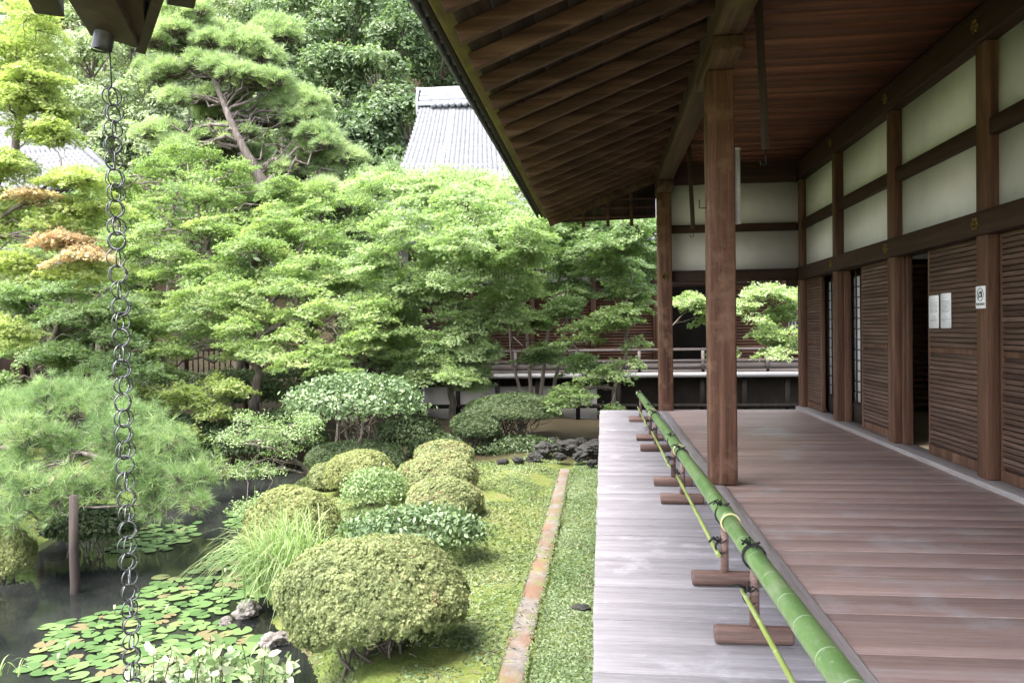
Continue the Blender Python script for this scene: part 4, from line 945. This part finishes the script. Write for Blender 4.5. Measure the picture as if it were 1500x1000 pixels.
c, r = sc_at(652, 670, 12.6, 40, 22); shrub('farthest small clipped azalea dome, nearest the kerb stone', c, r, L_AZAL, .022, 14000, T_ROS, .68, tuft=True)
c, r = sc_at(527, 694, 11.6, 48, 32); shrub('yellow-green clipped azalea dome on the pond side, left of the leafy green shrub', c, r, L_AZALY, .022, 20000, T_ROS, .42, tuft=True)
c, r = sc_at(478, 702, 12, 28, 24); shrub('small dim azalea mound by the leaning tree foot at the pond bank', c, r, L_AZAL, .032, 2200, T_ROS, .5)
c, r = sc_at(432, 775, 9.0, 70, 62, .8); shrub('mossy yellow azalea mound behind the tall grass clump at the water', c, r, L_AZALY, .018, 34000, T_ROS, .45, tuft=True, stems=6)
c, r = sc_at(6, 812, 8.6, 40, 42); shrub('olive azalea clump at the left edge over the dark water', c, r, L_AZALY, .02, 18000, T_ROS, .4, tuft=True, stems=6)
c, r = sc_at(548, 718, 10.2, 46, 30); shrub('loose bright green leafy shrub between the clipped domes', c, r, L_LIGHT, .05, 2000, T_OVAL, .45, name='leafy_shrub', loose=.08, jit=.8, stems=12)
c, r = sc_at(610, 775, 8.2, 104, 30, .55); shrub('nearer glossy camellia, low and dark, behind the largest azalea dome', c, r, L_CAM, .062, 2600, T_OVAL, .55, name='camellia_shrub', loose=.07, jit=.9, stems=14, cut=-.5)
c, r = sc_at(522, 592, 14.2, 96, 42, .8); shrub('farther glossy camellia, tall and spreading with bare stems, beyond the pond end', c, r, L_CAM, .085, 4200, T_OVAL, .62, name='camellia_shrub', loose=.06, jit=.9, stems=20, stem_r=.028, cut=-.25)
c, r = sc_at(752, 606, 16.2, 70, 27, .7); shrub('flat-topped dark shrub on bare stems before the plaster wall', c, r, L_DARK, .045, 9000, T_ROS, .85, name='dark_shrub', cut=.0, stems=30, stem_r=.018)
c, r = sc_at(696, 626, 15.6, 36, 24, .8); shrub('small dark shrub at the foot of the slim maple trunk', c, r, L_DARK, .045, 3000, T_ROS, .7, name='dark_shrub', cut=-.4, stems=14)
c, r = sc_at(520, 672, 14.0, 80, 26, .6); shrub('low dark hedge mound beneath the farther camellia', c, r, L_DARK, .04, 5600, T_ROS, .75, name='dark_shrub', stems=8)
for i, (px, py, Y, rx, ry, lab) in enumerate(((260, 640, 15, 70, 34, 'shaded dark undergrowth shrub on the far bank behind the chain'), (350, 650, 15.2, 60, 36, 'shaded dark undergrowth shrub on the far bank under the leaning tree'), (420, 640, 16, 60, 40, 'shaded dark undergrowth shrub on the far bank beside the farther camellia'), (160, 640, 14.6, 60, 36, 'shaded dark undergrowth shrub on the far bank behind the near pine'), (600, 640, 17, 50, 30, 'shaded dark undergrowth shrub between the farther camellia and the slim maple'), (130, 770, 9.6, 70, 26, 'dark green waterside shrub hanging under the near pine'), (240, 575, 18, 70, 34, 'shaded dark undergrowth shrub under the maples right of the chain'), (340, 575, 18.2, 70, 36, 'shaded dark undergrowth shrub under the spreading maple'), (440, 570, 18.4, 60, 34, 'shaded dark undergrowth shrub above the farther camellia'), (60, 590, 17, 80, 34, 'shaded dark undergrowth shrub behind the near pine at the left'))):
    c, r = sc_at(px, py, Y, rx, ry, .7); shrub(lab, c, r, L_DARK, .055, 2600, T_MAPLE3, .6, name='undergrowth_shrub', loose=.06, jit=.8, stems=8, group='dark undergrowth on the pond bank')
# leaning small tree over the pond
maple('small leaning tree with tiered light oval leaves over the pond end',
      [([(474, 722, 12.6), (452, 692, 12.5), (425, 668, 12.3), (395, 655, 12.1), (350, 648, 12)], .045), ([(425, 668, 12.3), (410, 640, 12.2), (400, 625, 12.2)], .02)],
      [(430, 618, 12.2, 44, 7), (350, 614, 12, 40, 7), (455, 625, 12.2, 26, 6), (380, 640, 12, 46, 8), (335, 640, 11.9, 26, 7), (450, 640, 12.2, 30, 7), (370, 690, 11.8, 36, 8), (425, 660, 12.1, 30, 6), (400, 625, 12.1, 30, 6), (360, 742, 11.2, 26, 6), (385, 735, 11.2, 20, 6)],
      L_LIGHT, .05, 16, .5, tpl=T_OVAL, srad=.19, name='leaning_tree', cat='tree')

# grasses
def grass(label, c, n, L, lean, w=.006, spread=.12, mat=None, name='grass_clump', droop=1.0):
    c = np.array(c, float); e = empty(name, c, label, 'grass'); V = []; F = []; st = 0; Rn = []
    for i in range(n):
        b = c + np.array((rng.normal() * spread, rng.normal() * spread, 0)); a = rng.random() * 6.28; o = np.array((math.cos(a), math.sin(a), 0)) * rng.uniform(.15, .8) + np.array(lean)
        ln = L * rng.uniform(.5, 1.1); t = np.linspace(0, 1, 8); up = rng.uniform(.75, 1.05)
        Pp = b + ln * (np.outer(t ** 1.6, o) * .75 + np.outer(up * t - droop * .62 * t ** 2.6 * (.4 + np.linalg.norm(o)), (0, 0, 1)))
        s_ = np.cross(o, (0, 0, 1)); s_ /= np.linalg.norm(s_) + 1e-6; ww = w * (1 - t ** 2 * .95) * rng.uniform(.7, 1.3)
        V += list(Pp + s_ * ww[:, None]) + list(Pp - s_ * ww[:, None]); F += [(st + j, st + j + 1, st + 8 + j + 1, st + 8 + j) for j in range(7)]; st += 16; Rn += [np.clip(.5 + .25 * rng.normal(), 0, 1)] * 16
    m = MB(); m.v = [np.array(V)]; m.f = F; m.r = [np.array(Rn)]; m.n = len(V); m.build('blades', mat or L_GRASS, e); return e
g0 = gnd(425, 862, -1.15); grass('tall arching pale green grass clump at the water between azalea mounds', g0, 760, 1.45, (-.2, -.12, 0), .0065, .18)
g1 = gnd(170, 770, -1.3); grass('green arching grass clump half hidden behind the near pine', g1, 260, .9, (.15, -.1, 0), .006, .2)
g2 = gnd(8, 990, -1.2); grass('few thin grass blades at the lower left corner', g2, 9, .35, (.2, 0, 0), .006, .06)

# variegated foliage at the bottom
e = empty('variegated_plant', (at(320, 990, 4.7)[0], 4.7, -1.2), 'pale white-variegated leafy plant at the bottom edge in front of the lily pads', 'plant')
lv = Leaves(); m = MB()
for i in range(46):
    px = rng.uniform(195, 425); Y = rng.uniform(4.35, 5.0); tp_ = at(px, rng.uniform(955, 1010) - 35 * math.exp(-((px - 330) / 60) ** 2) - 40 * math.exp(-((px - 225) / 14) ** 2), Y); b = np.array((tp_[0] + rng.normal() * .05, tp_[1], -1.25))
    m.tube(curve(b, tp_, .02, .02, 5), np.linspace(.006, .003, 5), 5)
    k_ = 8; a = np.arange(k_) * 2.4 + rng.random() * 6; N = np.stack([np.cos(a) * .7, np.sin(a) * .7, np.full(k_, .8)], 1) + rng.normal(size=(k_, 3)) * .25
    lv.add(T_OVAL, tp_ + rng.normal(size=(k_, 3)) * .025 - np.outer(rng.random(k_) * .12, (0, 0, 1)), N, rng.uniform(.06, .105, k_), rng.random(k_))
lv.build('foliage', L_VAR, e); m.build('stems', BARKD, e)

# ground stuff: moss tufts and ground cover
def scatter(name, kind_mat, n, x0, x1, y0, y1, size, tpl, base, keep=None, jit=.5, near=1.6):
    t = rng.random(n) ** near; Y = y0 + (y1 - y0) * t; X = rng.uniform(x0, x1, n)
    d = sdf(X, Y); ok = d > .12
    if keep is not None: ok &= keep(X, Y)
    X, Y = X[ok], Y[ok]; Z = height(X, Y); lv = Leaves()
    pat = np.sin(2.3 * X + .7 * Y) * np.sin(1.7 * Y - 1.1 * X) * .16 + np.sin(6.1 * X - 2.2 * Y) * .08
    N = np.array((0, 0, 1.0)) + rng.normal(size=(len(X), 3)) * jit
    lv.add(tpl, np.stack([X, Y, Z + .004], 1), N, size * rng.uniform(.5, 1.3, len(X)), base + pat + rng.normal(size=len(X)) * .16)
    return tag(lv.build(name, kind_mat), kind='stuff')
scatter('moss', L_MOSS, 90000, -5.2, -.80, 3.6, 14.6, .026, T_MAPLE3, .52, lambda X, Y: (np.sin(1.9 * X + 1.3 * Y) * np.sin(2.3 * Y - .8 * X) > -.55), .7)
scatter('ground_cover', L_COVER, 34000, -.545, -.08, 3.2, 14.8, .019, T_MAPLE3, .45, None, .5)
scatter('leafy_ground_cover', L_COVER, 12000, -1.5, -.80, 4.0, 16, .022, T_MAPLE3, .4, lambda X, Y: np.sin(1.1 * Y) * np.sin(2.7 * X + .5 * Y) > .0, .5)
lv = Leaves(); n = 5200; Y = 4 + 9.7 * rng.random(n) ** .7; sd_ = rng.integers(0, 2, n); X = np.where(sd_ == 0, -.775, -.572) + rng.normal(size=n) * .022 * (1 + .8 * np.sin(3.1 * Y)); lv.add(T_MAPLE3, np.stack([X, Y, np.full(n, -.962) + rng.random(n) * .02], 1), np.array((0, 0, 1.0)) + rng.normal(size=(n, 3)) * .5, rng.uniform(.008, .02, n), .45 + rng.normal(size=n) * .18)
tag(lv.build('kerb_moss', L_MOSS), kind='stuff')
# fallen twigs and flat stone
def rock(label, c, r, mat, seed, name='rock', cat='rock', group=None, flat=.7):
    g = np.random.default_rng(seed); import bmesh
    bm = bmesh.new(); bmesh.ops.create_icosphere(bm, subdivisions=4, radius=1)
    F_ = g.normal(size=(9, 3)) * np.linspace(1, 6, 9)[:, None]; A_ = .22 / np.linspace(1, 4.5, 9); PH = g.random(9) * 6
    for v in bm.verts:
        d = np.array(v.co); s_ = 1 + sum(a * math.sin(f @ d + p_) for a, f, p_ in zip(A_, F_, PH)); s_ = round(s_ * 7) / 7 * .4 + s_ * .6
        v.co = Vector(d * s_ * np.array((r, r * g.uniform(.7, 1), r * flat)))
    me = bpy.data.meshes.new(name); bm.to_mesh(me); bm.free(); me.materials.append(mat); o = bpy.data.objects.new(name, me); col.objects.link(o)
    o.location = tuple(c); o.rotation_euler = (0, 0, g.random() * 6); return tag(o, label, cat, group)
for px, py, z, rp, lab in ((364, 896, -1.36, 21, 'pale rock at the water edge, largest of three by the grass clump'), (331, 913, -1.40, 12, 'small grey rock in the water, left of the largest pale one'), (405, 938, -1.38, 24, 'mossy pale rock at the water touching the big azalea dome')):
    c = gnd(px, py, z); rock(lab, c, px2m(rp, c[1]), ROCK, int(px))
c = gnd(853, 889, -.985); rock('flat brown stone in the ground cover against the deck edge', c, .09, ROCKD, 5, flat=.3)
for i, (px, py, Y, rp) in enumerate(((800, 655, 14.9, 15), (834, 645, 15.3, 14), (868, 655, 14.9, 17), (820, 668, 14.4, 11), (848, 668, 14.4, 12), (783, 670, 14.4, 10), (872, 632, 15.8, 13), (760, 674, 14.2, 9), (736, 678, 14.2, 8), (812, 636, 15.8, 12), (852, 630, 16, 12), (868, 676, 14, 8))):
    c = at(px, py, Y); c[2] = min(c[2], height(c[0:1], c[1:2])[0] + px2m(rp, Y) * .9); rock('dark rock in the heaped bank of stones beyond the deck end', c, px2m(rp, Y), ROCKD, 50 + i, 'rock', 'rock', 'heaped dark stones beyond the deck end', .62)
c, r = sc_at(640, 660, 15.2, 40, 22, .8); shrub('small dark fern-like shrub between the farthest azalea dome and the slim maple trunk', c, r, L_DARK, .05, 2600, T_MAPLE3, .7, name='undergrowth_shrub', loose=.08, jit=.8, stems=6)
c, r = sc_at(760, 655, 15.6, 60, 16, .6); shrub('dim ferny growth between the bare stems of the flat-topped shrub', c, r, L_DARK, .05, 2200, T_MAPLE3, .55, name='undergrowth_shrub', loose=.1, jit=.9, stems=6)
e = MB()
for i in range(14):
    p = np.array((rng.uniform(-1.9, -.9), rng.uniform(4.8, 7.5), 0)); p[2] = height(p[0:1], p[1:2])[0] + .01; q = p + np.array((rng.normal() * .12, rng.normal() * .05, .01)); e.tube(curve(p, q, .04, .03, 5), .004, 5)
tag(e.build('twig_litter', BARK), kind='stuff')

# lily pads
def lily_mesh(seed):
    g = np.random.default_rng(seed); n = 22; notch = R(16); V = [(0, 0, 0)]
    for i in range(n): a = notch + (2 * math.pi - 2 * notch) * i / (n - 1); r_ = 1 + .03 * math.sin(5 * a + seed); V.append((r_ * math.cos(a), r_ * math.sin(a), .02 + .03 * math.sin(3 * a + seed)))
    m = MB(); m.add(V, [(0, i, i + 1) for i in range(1, n)], 0.95 if seed == 7 else .9 if seed == 3 else g.uniform(0, .85)); return m
polys = [('near raft', [(35, 985), (70, 915), (130, 905), (205, 880), (230, 842), (300, 848), (360, 838), (402, 800), (398, 850), (372, 880), (340, 885), (318, 905), (385, 940), (405, 990), (300, 1000), (150, 1000)], 205, (.06, .116)),
         ('middle raft', [(150, 805), (215, 772), (290, 765), (288, 785), (240, 806), (195, 815)], 46, (.07, .105)),
         ('far strip', [(285, 838), (330, 800), (380, 770), (392, 795), (360, 835)], 36, (.07, .11)),
         ('far patch', [(325, 768), (345, 745), (390, 735), (400, 750), (355, 775)], 22, (.07, .10))]
def inpoly(p, P):
    r_ = False
    for i in range(len(P)):
        a, b = P[i], P[i - 1]
        if (a[1] > p[1]) != (b[1] > p[1]) and p[0] < (b[0] - a[0]) * (p[1] - a[1]) / (b[1] - a[1]) + a[0]: r_ = not r_
    return r_
protos = [lily_mesh(s_).build('lily_pad', L_PAD) for s_ in range(14)]
for o in protos: o.location = (0, 0, -50)
used = 0; placed = []
for lab, P, n, (r0, r1) in polys:
    W = [tuple(gnd(x, y, WATER)[:2]) for x, y in P]; xs_ = [w[0] for w in W]; ys_ = [w[1] for w in W]; k_ = 0; tries = 0
    while k_ < n and tries < 9000:
        tries += 1; p = (rng.uniform(min(xs_), max(xs_)), rng.uniform(min(ys_), max(ys_))); rr = rng.uniform(r0, r1)
        if not inpoly(p, W) or any((p[0] - q[0]) ** 2 + (p[1] - q[1]) ** 2 < (.74 * (rr + q[2])) ** 2 for q in placed): continue
        if sdf(np.array([p[0]]), np.array([p[1]]))[0] > -.04: continue
        placed.append((p[0], p[1], rr)); k_ += 1
        if used < 14: o = protos[used]
        else: o = dup(protos[int(rng.integers(14))])
        used += 1
        o.location = (p[0], p[1], WATER + .004 + .003 * (k_ % 5)); o.scale = (rr, rr, rr * .6); o.rotation_euler = (rng.normal() * .035, rng.normal() * .035, rng.random() * 6.28)
        tag(o, 'round green lily pad floating in the %s on the dark pond' % {'near raft': 'largest raft', 'middle raft': 'raft beside the chain', 'far strip': 'strip by the grass', 'far patch': 'farthest patch'}[lab], 'lily pad', 'lily pads of the ' + lab)
for i, (px, py) in enumerate(((100, 948), (86, 965), (168, 893), (330, 838), (245, 893))):
    c = gnd(px, py, WATER + .06); e = empty('water_lily', (c[0], c[1], WATER), 'small cream water lily bud standing among the lily pads', 'flower', 'water lily buds')
    lv = Leaves(); k_ = 9; a = np.arange(k_) * 2.4; N = np.stack([np.cos(a), np.sin(a), np.full(k_, .15)], 1); lv.add(T_OVAL, np.repeat(c[None], k_, 0), N, .055, rng.random(k_), np.full(k_, math.pi / 2 * 0)); lv.build('petals', L_FLOWER, e)
    MB().tube([(c[0], c[1], WATER - .1), tuple(c)], .006, 5).build('stalk', L_DARK, e)

# wooded hill
def forest_tree(px, py, Y, rp, mat, label, group, base, leaf=.40, n=5400):
    c = at(px, py, Y); r = px2m(rp, Y); gz = height(c[0:1], c[1:2])[0]; e = empty('hill_tree', (c[0], c[1], min(gz, c[2] - r)), label, 'tree', group); lv = Leaves()
    k_ = 30; d = dome_pts(k_); d[:, 2] = d[:, 2] * 1.1 + .05; cc = c + d * r * np.array((.95, .8, 1.0)); per = n // k_
    for q in range(k_):
        rad = r * rng.uniform(.26, .46); u = rng.normal(size=(per, 3)); u /= np.linalg.norm(u, axis=1)[:, None]; u[:, 2] = np.where(u[:, 2] < -.3, -u[:, 2], u[:, 2])
        lv.add(T_OVAL, cc[q] + u * rad * (1 - .5 * rng.random((per, 1)) ** 2), u + rng.normal(size=u.shape) * .5 + (0, 0, .3), leaf * rng.uniform(.5, 1.1, per), base + .16 * rng.normal() + rng.normal(size=per) * .14)
    lv.build('crown', mat, e); m = MB(); m.tube(curve((c[0], c[1], min(gz, c[2] - r)), c + (0, 0, r * .4), 0, .02, 7), np.linspace(r * .08, r * .03, 7), 7)
    for q in range(0, k_, 3): m.tube(curve(c - (0, 0, r * .3), cc[q], .08, .04, 5), np.linspace(r * .03, r * .008, 5), 5)
    m.build('trunk', BARK, e, True)
GR = 'broadleaf trees of the dark wooded hill'; LB = 'dark green broadleaf tree in the wood on the hill behind the centre tiled roof'
for px, py, Y, rp, b in ((432, 40, 60, 52, .55), (520, 34, 62, 56, .45), (590, 62, 60, 50, .35), (482, 108, 57, 56, .5), (556, 128, 56, 52, .5), (625, 30, 66, 46, .3), (600, 200, 53, 46, .3), (545, 205, 52, 46, .35), (452, 180, 54, 52, .4), (400, 105, 58, 46, .45), (650, 100, 62, 46, .3), (500, 245, 50, 46, .35), (420, -15, 68, 60, .6), (520, -20, 70, 60, .5), (620, -20, 72, 60, .35), (690, 100, 66, 60, .3), (350, 60, 62, 52, .5), (590, 262, 50, 40, .3)):
    forest_tree(px, py, Y, rp, L_FOREST, LB, GR, b)
GP = 'pale trees of the hill at the upper left'; LP = 'pale feathery light green tree on the hill at the upper left behind the chain'
for px, py, Y, rp, b in ((135, 100, 52, 56, .6), (195, 62, 55, 52, .5), (112, 180, 48, 50, .55), (212, 158, 50, 48, .35), (232, 228, 47, 44, .3), (170, 225, 47, 44, .35), (300, 30, 58, 50, .4), (260, 112, 54, 46, .35), (20, 90, 55, 60, .55), (150, 10, 60, 56, .6), (60, -10, 60, 60, .6), (240, -10, 62, 52, .4), (60, 200, 50, 50, .5)):
    forest_tree(px, py, Y, rp, L_FORESTP, LP, GP, b, .30, 6000)
lv = Leaves()
for i in range(620):                                             # the wood behind, crown after crown up the slope
    Yc = rng.uniform(58, 128); Xc = rng.uniform(-.85, .25) * Yc; r_ = rng.uniform(2.2, 3.8); c = np.array((Xc, Yc, height(np.array([Xc]), np.array([Yc]))[0] + r_ * .8))
    per = 150; u = rng.normal(size=(per, 3)); u /= np.linalg.norm(u, axis=1)[:, None]; u[:, 2] = np.abs(u[:, 2]) - .25
    sh = 1 + .25 * np.sin(u @ rng.normal(size=3) * 4 + rng.random() * 6)
    lv.add(T_OVAL, c + u * r_ * sh[:, None], u + rng.normal(size=u.shape) * .5 + (0, -.2, .3), rng.uniform(.45, 1.0, per), rng.uniform(.2, .6) + rng.normal(size=per) * .15)
tag(lv.build('hillside_wood', L_FOREST), kind='stuff')
